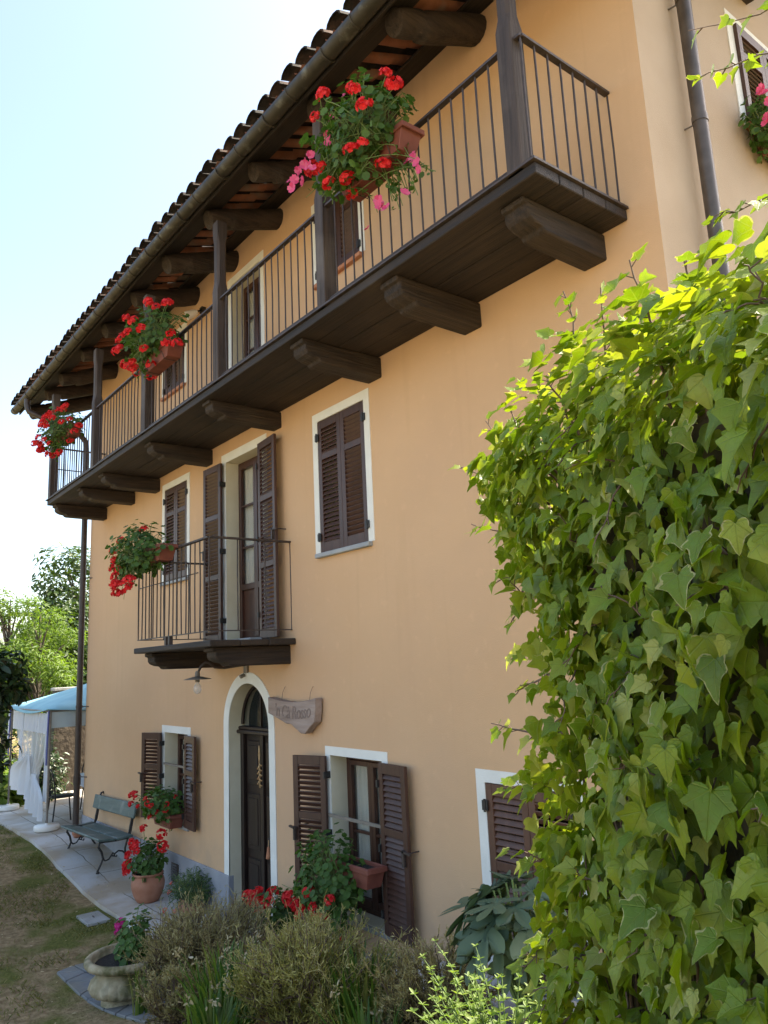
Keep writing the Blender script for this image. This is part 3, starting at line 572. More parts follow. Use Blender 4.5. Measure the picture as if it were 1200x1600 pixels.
def rail_run(p0, p1, zb, zt, sp, parent, r=.0075, flat=.022, skip_ends=False, mid=None):
    p0, p1 = np.array(p0), np.array(p1); Ln = np.linalg.norm(p1 - p0); d = (p1 - p0) / Ln; nn = np.array([-d[1], d[0]]); mb = MB(); c = (p0 + p1) / 2
    mb.obox((*c, zt), (*(d * Ln / 2), 0), (*(nn * flat), 0), (0, 0, .009)); mb.obox((*c, zb), (*(d * Ln / 2), 0), (*(nn * flat * .55), 0), (0, 0, .005))
    n = max(1, int(round(Ln / sp)))
    for k in range(n + 1):
        if skip_ends and k in (0, n): continue
        q = p0 + d * Ln * k / n; j = rng.normal(0, .003, 2); mb.tube([(*q, zb), (*(q + j), (zb + zt) / 2), (*q, zt)], r, 6, cap=False)
    if mid: mb.obox((*c, mid), (*(d * Ln / 2), 0), (*(nn * flat * .5), 0), (0, 0, .006))
    return mb.build('railing', M['iron'], parent)
for i in range(5): rail_run((PX[i] - .062, -.885), (PX[i + 1] + .062, -.885), 5.47, 6.315, .118, balo, skip_ends=True)
rail_run((PX[0] + .10, -.885), (PX[0] + .10, -.0), 5.47, 6.315, .135, balo)
mb = MB(); mb.obox(((PX[0] + .08), -.885, 6.315), (.03, 0, 0), (0, .02, 0), (0, 0, .009)); mb.build('rail_elbow', M['iron'], balo)
rail_run((-13.16, -.885), (-13.16, -.0), 5.47, 6.315, .10, balo, mid=5.95)
# ---- small balcony
b2 = MB(); b2.box(-8.95, -6.90, -.965, -.64, 2.745, 2.808); b2.box(-8.95, -6.90, -.636, -.32, 2.747, 2.806); b2.box(-8.95, -6.90, -.316, -.003, 2.744, 2.81)
sb = b2.build('small_balcony', M['woodx'], house, bevel=.012, seg=2)
for x in (-8.72, -7.13): corbel(x, .22, 2.56, 2.742, .86, sb)
mb = MB(); mb.box(-8.55, -7.5, -.22, -.004, 2.812, 2.85); mb.build('threshold', M['stone'], sb, bevel=.006)
rail_run((-8.90, -.93), (-6.985, -.93), 2.90, 3.83, .112, sb, r=.0075); rail_run((-6.985, -.93), (-6.985, -.0), 2.90, 3.83, .30, sb, r=.0075); rail_run((-8.90, -.93), (-8.90, -.0), 2.90, 3.83, .15, sb)
for x in (-8.05, -7.95): mb = MB(); mb.box(x - .02, x + .02, -.95, -.91, 2.81, 2.90); mb.build('rail_foot', M['iron'], sb)
mb = MB(); mb.tube([(-8.9, -.93, 3.50), (-7.25, -.93, 3.50)], .006, 6); mb.build('middle_rail', M['iron'], sb)
# ---- roof: cover and channel tiles
def tiles():
    mb = MB(); p = .228; x = -14.86; cols = []
    while x < -1.6: cols.append(x); x += p
    V = []; F = []; MI = []
    def tile(cx, ya, yb, r0, r1, up, lift):
        b = len(V); n = 7
        for y, r, dl in ((ya, r0, lift), (yb, r1, 0)):
            z0 = zr2(cx, y) + dl
            for th in np.linspace(0, math.pi, n):
                c, s_ = math.cos(th), math.sin(th); V.append((cx - r * c, y, z0 + (r * s_ * .75 if up else -r * s_ * .7 - .0)))
        F.extend((b + k, b + k + 1, b + n + k + 1, b + n + k) for k in range(n - 1))
        MI.extend([1 if up else 0] * (n - 1))
        if up:                                        # thickness seen on the eave edge
            b2_ = len(V); z0 = zr2(cx, ya) + lift
            for th in np.linspace(0, math.pi, n): V.append((cx - (r0 - .016) * math.cos(th), ya, z0 + (r0 - .016) * math.sin(th) * .75))
            F.extend((b + k, b + k + 1, b2_ + k + 1, b2_ + k) for k in range(n - 1)); MI.extend([1] * (n - 1))
    for cx in cols:
        y = -1.19
        while y < 4.0:
            yb = min(y + .44, 4.05); j = rng.normal(0, .007); o_ = rng.normal(0, .012)
            tile(cx + j, y - .02 + o_, yb, .100, .084, True, .045 + rng.normal(0, .004)); tile(cx + p / 2 + j, y + .02 + o_, yb + .04, .058, .066, False, .02 + rng.normal(0, .004)); y += .36
        y = 9.2
        while y > 4.0:
            ya = max(y - .8, 4.0); tile(cx, y, ya, .1, .085, True, .02); tile(cx + p / 2, y, ya, .088, .1, False, .02); y -= .7
    mb.add(V, F, True); mb.sm = [True] * len(mb.f)
    ridge = [(-14.95, 4, zr2(-8, 4) + .04), (-1.5, 4, zr2(-8, 4) + .04)]; mb.tube(ridge, .12, 10)
    me = bpy.data.meshes.new('roof'); me.from_pydata(mb.v, [], mb.f); me.polygons.foreach_set('use_smooth', [True] * len(mb.f)); me.materials.append(M['tile']); me.materials.append(M['oldtile']); me.polygons.foreach_set('material_index', MI + [1] * (len(mb.f) - len(MI)))
    o = bpy.data.objects.new('roof', me); return link(o, house)
roof = tiles()
def plank(name, ya, yb, dz, t, m='eave'):
    mb = MB(); xs = np.linspace(-14.92, -1.5, 40); 
    for i in range(len(xs) - 1):
        v = []
        for k in (0, 1):
            for y in (ya, yb):
                for x in (xs[i], xs[i + 1]): v.append((x, y, zr2(x, y) - dz - t * (1 - k)))
        mb.add(v, [(0, 1, 3, 2), (4, 6, 7, 5), (0, 4, 5, 1), (2, 3, 7, 6)] + ([(0, 2, 6, 4)] if i == 0 else []) + ([(1, 5, 7, 3)] if i == len(xs) - 2 else []))
    return mb.build(name, M[m], roof)
plank('eave_board', -1.03, -.74, .075, .03); plank('fascia', -1.055, -1.03, .05, .13); plank('wall_plank', -.24, .2, .075, .03); plank('sarking', .2, 3.95, .10, .03)
mb = MB()
for yy in (-.62, -.45): 
    pass
LX = [-2.66, -3.77, -4.93, -6.02, -7.08, -8.22, -9.36, -10.5, -11.6, -12.72, -13.62, -14.7]
for i, x in enumerate(LX):
    mb = MB(); r = .118 + rng.normal(0, .012); z_ = lambda y: zr2(x, y) - .125 - r
    ys_ = [-.90, -.895, -.80, -.66, -.645, -.60, -.2, .02, .03] if i < 11 else [-.9, -.895, -.8, -.66, -.645, -.6, .5, 2.5, 3.9]
    mb.tube([(x + .018 * math.sin(y * 5 + 3 * i), y, z_(y) + (.022 if y < -.65 else 0) + .012 * math.sin(6 * y + i)) for y in ys_], [r * .80, r * .88, r * .92, r * .90, r * .97, r, r * 1.02, r * 1.03, r * 1.03], 14)
    mb.build('rafter_log', M['woody'], roof)
# gutter and downpipes
gt = MB(); xs = np.linspace(-14.96, -1.5, 60); n = 9; V = []
for x in xs:
    for ro in (.075, .070):
        for th in np.linspace(math.pi, 2 * math.pi, n): V.append((x, -1.125 + ro * math.cos(th), zr2(x, -1.1) - .125 + ro * math.sin(th) + .04))
F = []
for i in range(len(xs) - 1):
    b = i * 2 * n; c = b + 2 * n
    for k in range(n - 1): F += [(b + k, b + k + 1, c + k + 1, c + k), (b + n + k, c + n + k, c + n + k + 1, b + n + k + 1)]
    F += [(b, c, c + n, b + n), (b + n - 1, b + 2 * n - 1, c + 2 * n - 1, c + n - 1)]
F += [tuple(range(n)), tuple(range((len(xs) - 1) * 2 * n, (len(xs) - 1) * 2 * n + n))]
gt.add(V, F, True)
for x in np.arange(-14.4, -1.6, .95): gt.tube([(x, -1.125 + .077 * math.cos(th), zr2(x, -1.1) - .085 + .077 * math.sin(th)) for th in np.linspace(math.pi, 2 * math.pi, 9)], .007, 5); gt.tube([(x - .4, -1.125 + .077 * math.cos(th), zr2(x, -1.1) - .085 + .077 * math.sin(th)) for th in np.linspace(math.pi, 2 * math.pi, 9)], .009, 5)
gt.build('gutter', M['gutter'], roof)
dp = MB(); zg = zr2(-14, -1.1) - .10
dp.tube([(-14.0, -1.125, zg - .05), (-14.0, -1.125, zg - .14), (-14.0, -1.11, zg - .22), (-13.97, -1.10, zg - .28), (-13.93, -.55, zg - .48), (-13.915, -.22, zg - .60), (-13.91, -.12, zg - .72), (-13.91, -.10, zg - 1.0), (-13.91, -.10, 4), (-13.91, -.10, 1.0), (-13.91, -.10, -.05)], .052, 12)
for z in (.85, 2.0, 4.2): dp.tube([(-13.91, -.10, z - .02), (-13.91, -.10, z + .02)], .06, 12); dp.tube([(-13.89, -.10, z), (-13.70, .0, z)], .008, 6)
dp.tube([(-13.91, -.10, .72), (-13.91, -.10, .86)], .062, 12)
dp.build('downpipe', M['pipedark'], house)
dp = MB(); px, py = -2.26, .53
dp.tube([(px, py, 8.15), (px, py, 7), (px, py, 5), (px, py, 2), (px, py, .3)], .05, 16)
for z in (3.4, 6.12, 7.1, 8): dp.tube([(px, py, z - .025), (px, py, z + .025)], .055, 16); dp.tube([(px - .02, py - .02, z - .03), (XR, py - .06, z - .05)], .006, 6)
dp.build('downpipe', M['pipe'], house)
mb = MB(); mb.obox((-2.0, 1.72, 7.93), (.55, 0, -.06), (0, .12, 0), (.01, 0, .11)); mb.build('beam_end', M['woody'], house, bevel=.02)
# floodlight on the facade
fl_ = thing('floodlight', 'small white floodlight on the top storey wall under the eaves', 'lamp', (-9.1, 0, 7.36))
mb = MB(); mb.obox((-9.1, -.03, 7.36), (.04, 0, 0), (0, .03, 0), (0, 0, .04)); mb.tube([(-9.1, -.05, 7.36), (-9.1, -.10, 7.33)], .012, 8); mb.build('bracket', M['black'], fl_)
mb = MB(); d = np.array([-.35, -.8, -.45]); d /= np.linalg.norm(d); c = np.array([-9.1, -.11, 7.32]); mb.tube([c, c + d * .05, c + d * .13, c + d * .16], [.03, .05, .062, .064], 16); mb.build('lamp_head', M['white'], fl_)
# wall lamp under the small balcony
lp = thing('wall_lamp', 'old enamel dish lamp with a bare bulb on a bent pipe above the arched door', 'lamp', (-7.98, 0, 2.58))
P = [(-7.98, -.0, 2.56), (-7.98, -.07, 2.56), (-7.985, -.28, 2.54), (-7.99, -.40, 2.55), (-8.0, -.46, 2.60), (-8.01, -.50, 2.61), (-8.03, -.54, 2.57), (-8.05, -.56, 2.52), (-8.06, -.565, 2.50)]
mb = MB(); mb.tube(P, .014, 8); mb.build('arm', M['iron'], lp)
mb = MB(); mb.box(-8.02, -7.94, -.03, -.01, 2.47, 2.62); mb.tube([(-8.02, -.02, 2.45), (-8.02, -.07, 2.43)], .022, 10); mb.build('wall_box', M['greyiron'], lp)
mb = MB(); c = (-8.06, -.57, 2.43); mb.lathe(c, [(.018, .09), (.026, .07), (.028, .03), (.05, .028), (.15, .0), (.152, -.004), (.05, .020), (.024, .015), (.024, -.03), (0.0, -.031)], 24); mb.build('lamp_shade', M['greyiron'], lp)
mb = MB(); mb.lathe(c, [(.0, -.16), (.03, -.15), (.046, -.115), (.044, -.085), (.022, -.045), (.02, -.03)], 20); mb.build('bulb', M['bulb'], lp)
# hanging wooden sign
sg = thing('hanging_sign', 'rough wooden board with carved lettering hung on two wires right of the arched door', 'sign', (-6.9, 0, 2.1))
out = [(-7.40, 2.20), (-7.30, 2.185), (-7.12, 2.165), (-6.95, 2.158), (-6.80, 2.165), (-6.62, 2.185), (-6.545, 2.20), (-6.555, 2.08), (-6.575, 1.99), (-6.66, 1.94), (-6.735, 1.885), (-6.80, 1.885), (-6.92, 1.935), (-6.98, 1.962), (-7.06, 1.962), (-7.14, 1.985), (-7.28, 2.02), (-7.40, 2.05)]
mb = MB(); mb.prism([((x + 6.9) * 1.08 - 6.80, -.10, (z - 2.05) * 1.1 + 2.05) for x, z in out], (0, .085, 0)); mb.build('board', M['sign'], sg, bevel=.008, seg=2)
for x in (-7.14, -6.60): mb = MB(); mb.tube([(x, -.05, 2.17), (x, -.035, 2.26), (x + .005, -.008, 2.315), (x + .005, .0, 2.315)], .0022, 5); mb.build('wire', M['iron'], sg)

fc = bpy.data.curves.new('lettering', 'FONT'); fc.body = "Ca\u0300 Rosa" if False else "\u2019n C\u00e0 Rosso"; fc.size = .185; fc.extrude = .002; fc.shear = .15; fc.space_character = .92
t_ = bpy.data.objects.new('tmp', fc); COL.objects.link(t_); bpy.context.view_layer.update()
me = bpy.data.meshes.new_from_object(t_.evaluated_get(bpy.context.evaluated_depsgraph_get())); bpy.data.objects.remove(t_)
me.materials.clear(); me.materials.append(M['carve']); wd = max(v.co.x for v in me.vertices)
for v in me.vertices: v.co.x *= .70 / wd; v.co.y += -.06 * (v.co.x / .7) * (1 - v.co.x / .7) * 2
o = bpy.data.objects.new('lettering', me); link(o, sg, Matrix.Translation((-7.20, -.1025, 2.035)) @ Matrix.Rotation(math.pi / 2, 4, 'X'))
# ornament on the door
orn = thing('door_ornament', 'dried bunch hung by a thin cord on the dark arched door', 'ornament', (-7.98, .14, 1.25))
mb = MB(); mb.tube([(-7.98, .135, 1.66), (-7.995, .135, 1.56), (-7.98, .135, 1.48)], .006, 5); mb.tube([(-7.98, .135, 1.66), (-7.965, .135, 1.56), (-7.98, .135, 1.48)], .006, 5); mb.build('cord', M['ornament'], orn)
mb = MB()
for k in range(14):
    z = 1.48 - k * .018; a = k * 2.1; mb.tube([(-7.98, .135, z), (-7.98 + .022 * math.cos(a), .13 + .015 * math.sin(a), z - .03), (-7.98 + .010 * math.cos(a), .23, z - .055)], [.008, .011, .003], 6)
mb.build('bunch', M['ornament'], orn)
ky = thing('key_tassel', 'small orange tassel hanging from the door handle', 'tassel', (-7.70, .08, .55))
mb = MB(); mb.tube([(-7.70, .085, .72), (-7.70, .08, .64)], .004, 5); mb.build('cord', M['ornament'], ky); mb = MB(); mb.lathe((-7.70, .08, .52), [(.0, .13), (.014, .11), (.016, .09), (.026, .03), (.030, 0), (0, 0)], 12); mb.build('tassel', M['brick'], ky)
# ------------------------------------------------------------------ flowering plants
def head_mesh(name, m, r=.055, n=26, seed=0):
    g = np.random.default_rng(seed); d = unit(g.normal(size=(n, 3))); d[:, 2] = np.abs(d[:, 2]) * .9 - .25; d = unit(d)
    pos = []; nr = []; tp = []; sz = []
    for i in range(n):
        c = d[i] * r * g.uniform(.72, 1.0); a0 = g.random() * 6; u = unit(np.cross(d[i], g.normal(size=3))); v = np.cross(d[i], u)
        for k in range(5):
            a = a0 + k * 1.2566; t = math.cos(a) * u + math.sin(a) * v; pos.append(c); tp.append(t + d[i] * .35); nr.append(d[i] - t * .35); sz.append(r * g.uniform(.34, .46))
    o = scatter(name, m, None, PETAL, np.array(pos), np.array(nr), np.array(tp), np.array(sz)); me = o.data; bpy.data.objects.remove(o); return me
def petunia_mesh(name, m, seed=0):
    o = scatter(name, m, None, PETAL, np.zeros((5, 3)) + [0, 0, .02], np.array([[math.cos(a) * -.45, math.sin(a) * -.45, 1] for a in np.arange(5) * 1.2566]), np.array([[math.cos(a), math.sin(a), .35] for a in np.arange(5) * 1.2566]), np.full(5, .036)); me = o.data; bpy.data.objects.remove(o); return me
HEADS = {k: [head_mesh('bloom', M[k], seed=i) for i in range(3)] for k in ('red', 'magenta', 'salmon')}
PET = petunia_mesh('petunia_bloom', M['pink'])
def tilt(d):
    return Vector(d).to_track_quat('Z', 'Y').to_matrix().to_4x4()
def geranium(label, loc, ext, blooms, group=None, kind='red', nleaf=220, leaf=.05, name='geranium', trail=None, petunias=(), droop=.6, hs=1.0, lm='geranium', tmpl=ROUND, cat_='plant'):
    """loc: root of the plant, ext: half sizes of the leafy mound (centred on loc + its height), blooms: list of world points"""
    root = thing(name, label, cat_, loc, group); c = np.array(loc); e = np.array(ext)
    d = unit(rng.normal(size=(nleaf, 3))); r = rng.uniform(.45, 1.0, nleaf) ** .6 * (1 + .22 * np.sin(d[:, 0] * 9 + d[:, 2] * 7)); ctr = c + np.array([0, 0, e[2] * .55])
    pos = ctr + d * r[:, None] * e; nr = d + np.array([0, -.2, .7]) + rng.normal(0, .35, (nleaf, 3)); tp = d + rng.normal(0, .6, (nleaf, 3)) - np.array([0, 0, .3])
    P_ = [pos]; N_ = [nr]; T_ = [tp]; S_ = [leaf * rng.uniform(.6, 1.25, nleaf)]
    paths = []
    for i in range(0, nleaf, 3):
        q = c + np.array([rng.uniform(-.7, .7) * e[0], rng.uniform(-.4, .4) * e[1], -.01]); m_ = (q + pos[i]) / 2 + np.array([0, 0, .25 * e[2]]); tt = np.linspace(0, 1, 6)[:, None]; paths.append((1 - tt) ** 2 * q + 2 * tt * (1 - tt) * m_ + tt ** 2 * pos[i])
    for b in blooms:
        b = np.array(b); q = c + (b - c) * np.array([.35, .35, 0]); m_ = (q + b) / 2 + np.array([0, 0, .12]); tt = np.linspace(0, 1, 6)[:, None]; paths.append((1 - tt) ** 2 * q + 2 * tt * (1 - tt) * m_ + tt ** 2 * (b - np.array([0, 0, .02])))
    if trail:
        for (x, y, z, n) in trail:        # hanging shoots ending at a point
            for _ in range(n):
                en = np.array([x, y, z]) + rng.normal(0, .06, 3) * np.array([1.4, .6, 1]); q = c + rng.uniform(-.5, .5, 3) * e; m_ = np.array([en[0] * .6 + q[0] * .4, en[1] * .9 + q[1] * .1, q[2] + .05])
                tt = np.linspace(0, 1, 6)[:, None]; pa = (1 - tt) ** 2 * q + 2 * tt * (1 - tt) * m_ + tt ** 2 * en; paths.append(pa)
                k = 9; u = rng.uniform(.3, 1, k)[:, None]; P_.append((1 - u) ** 2 * q + 2 * u * (1 - u) * m_ + u ** 2 * en + rng.normal(0, .018, (k, 3))); N_.append(rng.normal(0, .6, (k, 3)) + [0, -.4, .6]); T_.append(rng.normal(0, .7, (k, 3)) - [0, 0, .4]); S_.append(leaf * .75 * rng.uniform(.5, 1.1, k))
    scatter('foliage', M[lm], root, tmpl, np.vstack(P_), np.vstack(N_), np.vstack(T_), np.concatenate(S_))
    pa = np.array(paths); strands('stem', M['greenstem'], root, pa, np.full(pa.shape[:2], .0035), 4)
    for i, b in enumerate(blooms):
        o = bpy.data.objects.new('bloom', HEADS[kind][i % 3]); dv = (np.array(b) - ctr) / e; s = hs * rng.uniform(.72, 1.12)
        link(o, root, Matrix.Translation(b) @ tilt((dv[0] * .4, dv[1] * .4 - .25, .6)) @ Matrix.Rotation(rng.random() * 6, 4, 'Z') @ Matrix.Diagonal((s, s, s * rng.uniform(.75, 1), 1)))
    for b in petunias:
        o = bpy.data.objects.new('petunia_bloom', PET); s = rng.uniform(.9, 1.3); link(o, root, Matrix.Translation(b) @ tilt((rng.normal(0, .5), -.8 + rng.normal(0, .3), .2 + rng.normal(0, .4))) @ Matrix.Rotation(rng.random() * 6, 4, 'Z') @ Matrix.Diagonal((s, s, s, 1)))
    return root
def planter(label, c, L, w=.19, h=.17, group='flower boxes hung on the rails', hooks=True, m='terrabox'):
    root = thing('flower_box', label, 'flower box', (c[0], c[1], c[2] - h), group); x, y, z = c; mb = MB(); a, b = L / 2, w / 2; s = .82
    top = [(x - a, y - b, z), (x + a, y - b, z), (x + a, y + b, z), (x - a, y + b, z)]; bot = [(x + (px - x) * s, y + (py - y) * s, z - h) for px, py, _ in top]
    it = [(x + (px - x) * .9, y + (py - y) * .82, z) for px, py, _ in top]; ib = [(px, py, z - .035) for px, py, _ in it]
    V = top + bot + it + ib; mb.add(V, [(0, 1, 5, 4), (1, 2, 6, 5), (2, 3, 7, 6), (3, 0, 4, 7), (4, 5, 6, 7)] + [(i, (i + 1) % 4, 8 + (i + 1) % 4, 8 + i) for i in range(4)] + [(8 + i, 8 + (i + 1) % 4, 12 + (i + 1) % 4, 12 + i) for i in range(4)])
    mb.box(x - a - .008, x + a + .008, y - b - .010, y - b + .004, z - .045, z - .003); mb.box(x - a - .008, x + a + .008, y + b - .004, y + b + .010, z - .045, z - .003); mb.box(x - a - .01, x - a + .004, y - b, y + b, z - .044, z - .004); mb.box(x + a - .004, x + a + .01, y - b, y + b, z - .044, z - .004)
    mb.build('box', M[m], root, bevel=.004)
    so_ = MB(); so_.box(x - a * .88, x + a * .88, y - b * .78, y + b * .78, z - .05, z - .03); so_.build('soil', M['soil'], root)
    if hooks:
        for q in (-.6, .6): k = MB(); k.tube([(x + q * a, y - b - .012, z - .09), (x + q * a, y - b * .8, z - h - .008), (x + q * a, y + b * .9, z - h - .008), (x + q * a, y + b + .012, z - .05), (x + q * a, y + b + .014, z + .05), (x + q * a, y + b + .06, z + .06), (x + q * a, y + b + .075, z + .02)], .004, 5); k.build('hook', M['iron'], root)
    return root
def rb(c, e, n, seed, zlo=-.6):
    g = np.random.default_rng(seed); out = []
    while len(out) < n:
        d = unit(g.normal(size=3)); 
        if d @ np.array([.66, -.53, -.53]) < -.38 or d[1] > .5: continue
        q = np.array(c) + d * np.array(e) * g.uniform(.92, 1.18)
        if all(np.linalg.norm(q - o) > .085 for o in out): out.append(q)
    return [tuple(q) for q in out]
# upper balcony boxes
c1 = (-3.92, -1.02, 6.20)
planter('terracotta box of mixed red and pink flowers between the two nearest balcony posts', c1, .82)
pts = []
geranium('red geraniums mixed with pink petunias trailing from the top rail between the two nearest posts', (-3.93, -1.17, 6.14), (.47, .27, .36), rb((-3.93, -1.20, 6.32), (.46, .27, .34), 15, 3, -.5), 'geraniums in the flower boxes', nleaf=760, trail=[(-4.30, -1.2, 6.05, 10), (-3.75, -1.0, 5.78, 10), (-3.50, -1.0, 5.76, 9), (-4.42, -1.2, 6.14, 6)], petunias=[(-4.32 + a, -1.36 + b * .4, 6.24 + b) for a, b in zip(rng.normal(0, .13, 18), rng.normal(0, .11, 18))] + [(-3.62 + a, -1.06 + b * .3, 5.78 + b) for a, b in zip(rng.normal(0, .22, 11), rng.normal(0, .10, 11))] + [(-3.95, -1.25, 6.62), (-4.2, -1.2, 6.6)])
c2_ = (-8.02, -1.02, 6.14)
planter('terracotta flower box of bright red geraniums in front of the third upper window', c2_, .80)
geranium('bright red geranium spilling over the top rail in front of the third upper window', (-8.02, -1.14, 6.16), (.58, .26, .30), rb((-8.04, -1.16, 6.28), (.66, .28, .34), 28, 5, -.9), 'geraniums in the flower boxes', nleaf=500, trail=[(-8.6, -1.1, 6.0, 6), (-8.2, -1.15, 5.92, 6)])
c3_ = (-11.75, -1.02, 6.22)
planter('terracotta flower box of red geraniums at the far end of the upper balcony', c3_, .80)
geranium('dense red geranium at the far end of the upper balcony', (-11.78, -1.12, 6.10), (.58, .25, .26), rb((-11.78, -1.14, 6.18), (.70, .27, .30), 34, 8, -.9), 'geraniums in the flower boxes', nleaf=460, trail=[(-12.2, -1.1, 5.95, 6), (-11.7, -1.1, 5.88, 6)])
c4_ = (-8.10, -1.06, 3.86)
planter('terracotta flower box of red geraniums on the small balcony rail', c4_, .80)
geranium('red geranium drooping over the corner of the small balcony', (-8.22, -1.20, 3.70), (.52, .26, .28), [(-8.83, -1.25, 3.62), (-8.75, -1.28, 3.92), (-8.62, -1.25, 4.02), (-8.80, -1.25, 3.82), (-8.72, -1.3, 3.72), (-8.58, -1.32, 3.62), (-8.66, -1.3, 3.52), (-8.5, -1.32, 3.50), (-8.40, -1.34, 3.66), (-8.30, -1.32, 3.50), (-8.2, -1.32, 3.42), (-8.12, -1.34, 3.52), (-8.06, -1.34, 3.44), (-8.45, -1.3, 3.40), (-8.05, -1.2, 4.06), (-8.86, -1.22, 3.45), (-8.54, -1.34, 3.78), (-7.98, -1.34, 3.50)], 'geraniums in the flower boxes', nleaf=620, trail=[(-8.78, -1.2, 3.58, 9), (-8.5, -1.2, 3.45, 8)])
# window plants on the ground floor
c5_ = (-9.95, -.12, .76)
planter('terracotta flower box on the sill of the window beside the bench', c5_, .62, hooks=False, group='flower boxes on the ground floor sills')
geranium('geranium with loose red blooms on the sill of the window beside the bench', (-9.95, -.20, .76), (.42, .20, .20), rb((-10.20, -.22, .86), (.56, .22, .15), 17, 13), 'geraniums on the ground floor sills', nleaf=420, hs=.72, trail=[(-10.6, -.25, .74, 4), (-9.8, -.2, .62, 6)])
c6_ = (-5.72, -.17, .86)
planter('terracotta flower box hung on the iron bars of the barred window', c6_, .58, hooks=False, group='flower boxes on the ground floor sills')
geranium('leafy geranium tumbling below the flower box of the barred window', (-5.98, -.30, .50), (.42, .22, .38), [(-6.30, -.50, .55), (-6.22, -.48, .48), (-6.38, -.46, .46), (-6.12, -.5, .46), (-6.05, -.46, .62), (-5.72, -.46, .62), (-5.95, -.48, .52), (-6.55, -.3, .40), (-6.42, -.32, .32), (-6.05, -.38, .42), (-5.92, -.38, .44), (-5.75, -.35, .26), (-5.6, -.3, .10), (-5.5, -.3, .08)], 'geraniums on the ground floor sills', nleaf=620, hs=.95, trail=[(-6.55, -.3, .52, 8), (-6.1, -.35, .30, 12), (-5.75, -.33, .22, 10), (-6.45, -.22, .95, 5)])
# flower basket under the gable window
c7_ = (-2.225, 1.84, 6.48)
planter('terracotta flower box below the gable window', c7_, .24, w=.62, hooks=False, group='flower boxes on the upper sills')
geranium('pink petunias in leafy cushion below the gable window', (-2.21, 1.58, 6.36), (.14, .36, .22), [], None, nleaf=420, leaf=.045, petunias=[(-2.12 + .06 * rng.random(), 1.55 + a, 6.42 + b) for a, b in zip(rng.uniform(-.34, .4, 34), rng.uniform(-.20, .18, 34))], name='petunia', trail=[(-2.18, 1.45, 6.25, 6), (-2.18, 1.8, 6.2, 6)])
# terracotta pot with tall red geranium
def pot(label, c, R, H, name='terracotta_pot', m='terra', soil=True, prof=None):
    root = thing(name, label, 'pot', c); mb = MB(); prof = prof or [(.0, .0), (.55, .0), (.66, .04), (.86, .25), (.97, .48), (1.0, .64), (.95, .78), (.84, .88), (.82, .91), (.90, .93), (.92, .98), (.88, 1.0), (.80, .99), (.78, .90), (.0, .88)]
    mb.lathe(c, [(r * R, z * H) for r, z in prof], 36, wob=lambda th, z: 1 + .008 * math.sin(3 * th)); mb.build('bowl', M[m], root)
    so_ = MB(); so_.lathe(c, [(.0, H * .93), (R * .79, H * .925)], 20); so_.build('soil', M['soil'], root); return root
pc = (-9.98, -.36, float(gz(-9.98, -.36)) + .018)
pot('bulging terracotta pot standing on the pavement between bench and door', pc, .205, .34)
geranium('tall geranium with heavy red heads in the bulging terracotta pot', (pc[0], pc[1], pc[2] + .33), (.20, .20, .25), [(-10.22, -.5, .42), (-10.12, -.5, .40), (-10.0, -.42, .60), (-9.72, -.30, .55), (-9.62, -.32, .42), (-9.98, -.52, .40), (-9.90, -.54, .36), (-10.30, -.5, .25), (-10.16, -.58, .18), (-10.08, -.58, .12), (-10.12, -.56, .20), (-10.18, -.55, .12)], None, nleaf=300, leaf=.055, hs=1.15)
pc = (-9.05, -.20, float(gz(-9.05, -.2)) + .018)
pot('small terracotta pot under the salmon flowered plant left of the door', pc, .15, .20)
geranium('low feathery plant with a few salmon flowers left of the door', (pc[0], pc[1], pc[2] + .19), (.32, .28, .20), [(-9.35, -.32, .05), (-9.05, -.52, -.14), (-8.8, -.5, -.10), (-9.2, -.4, .0)], None, kind='salmon', nleaf=900, leaf=.05, tmpl=LONG, lm='darkgreen', hs=.55)
pc = (-6.95, -.26, float(gz(-6.95, -.26)) + .018)
pot('terracotta pot half hidden behind the dry bushes right of the door', pc, .17, .26)
geranium('geranium with round red heads beside the doorstep above the dry bushes', (pc[0], pc[1], pc[2] + .28), (.27, .2, .18), [(-7.20, -.32, .36), (-7.08, -.36, .32), (-6.96, -.3, .40), (-7.24, -.36, .29), (-6.66, -.3, .42), (-7.30, -.4, .34), (-6.98, -.42, .30), (-7.14, -.40, .38), (-6.84, -.40, .36)], None, nleaf=200, leaf=.06, hs=1.15)
# concrete urn with a magenta geranium
uc = (-7.18, -1.62, float(gz(-7.18, -1.62)) - .05)
un = thing('urn', 'mossy fluted concrete urn on the slate pieces at the lawn edge', 'urn', uc); mb = MB()
flute = lambda th, z: 1 + ((.060 * abs(math.sin(11 * th)) - .03) * max(0, 1 - abs(z - .175) / .085) if .09 < z < .26 else (.02 * abs(math.sin(26 * th)) if .33 < z < .40 else 0))
mb.lathe(uc, [(.0, .0), (.20, .0), (.205, .05), (.15, .075), (.14, .09), (.21, .10), (.285, .135), (.305, .175), (.295, .215), (.262, .245), (.25, .265), (.252, .31), (.275, .322), (.33, .345), (.345, .365), (.342, .392), (.318, .408), (.288, .402), (.278, .375), (.27, .34), (0, .335)], 220, wob=flute); mb.build('bowl', M['urn'], un)
so_ = MB(); so_.lathe(uc, [(0, .372), (.12, .37), (.262, .352)], 24, wob=lambda th, z: 1 + .01 * math.sin(5 * th)); so_.build('soil', M['soil'], un)
geranium('young geranium with one magenta bloom in the mossy urn', (uc[0] + .06, uc[1] + .05, uc[2] + .36), (.19, .17, .24), [(uc[0] - .12, uc[1] - .02, uc[2] + .62), (uc[0] - .09, uc[1] - .05, uc[2] + .58)], None, kind='magenta', nleaf=260, leaf=.05, hs=.9)

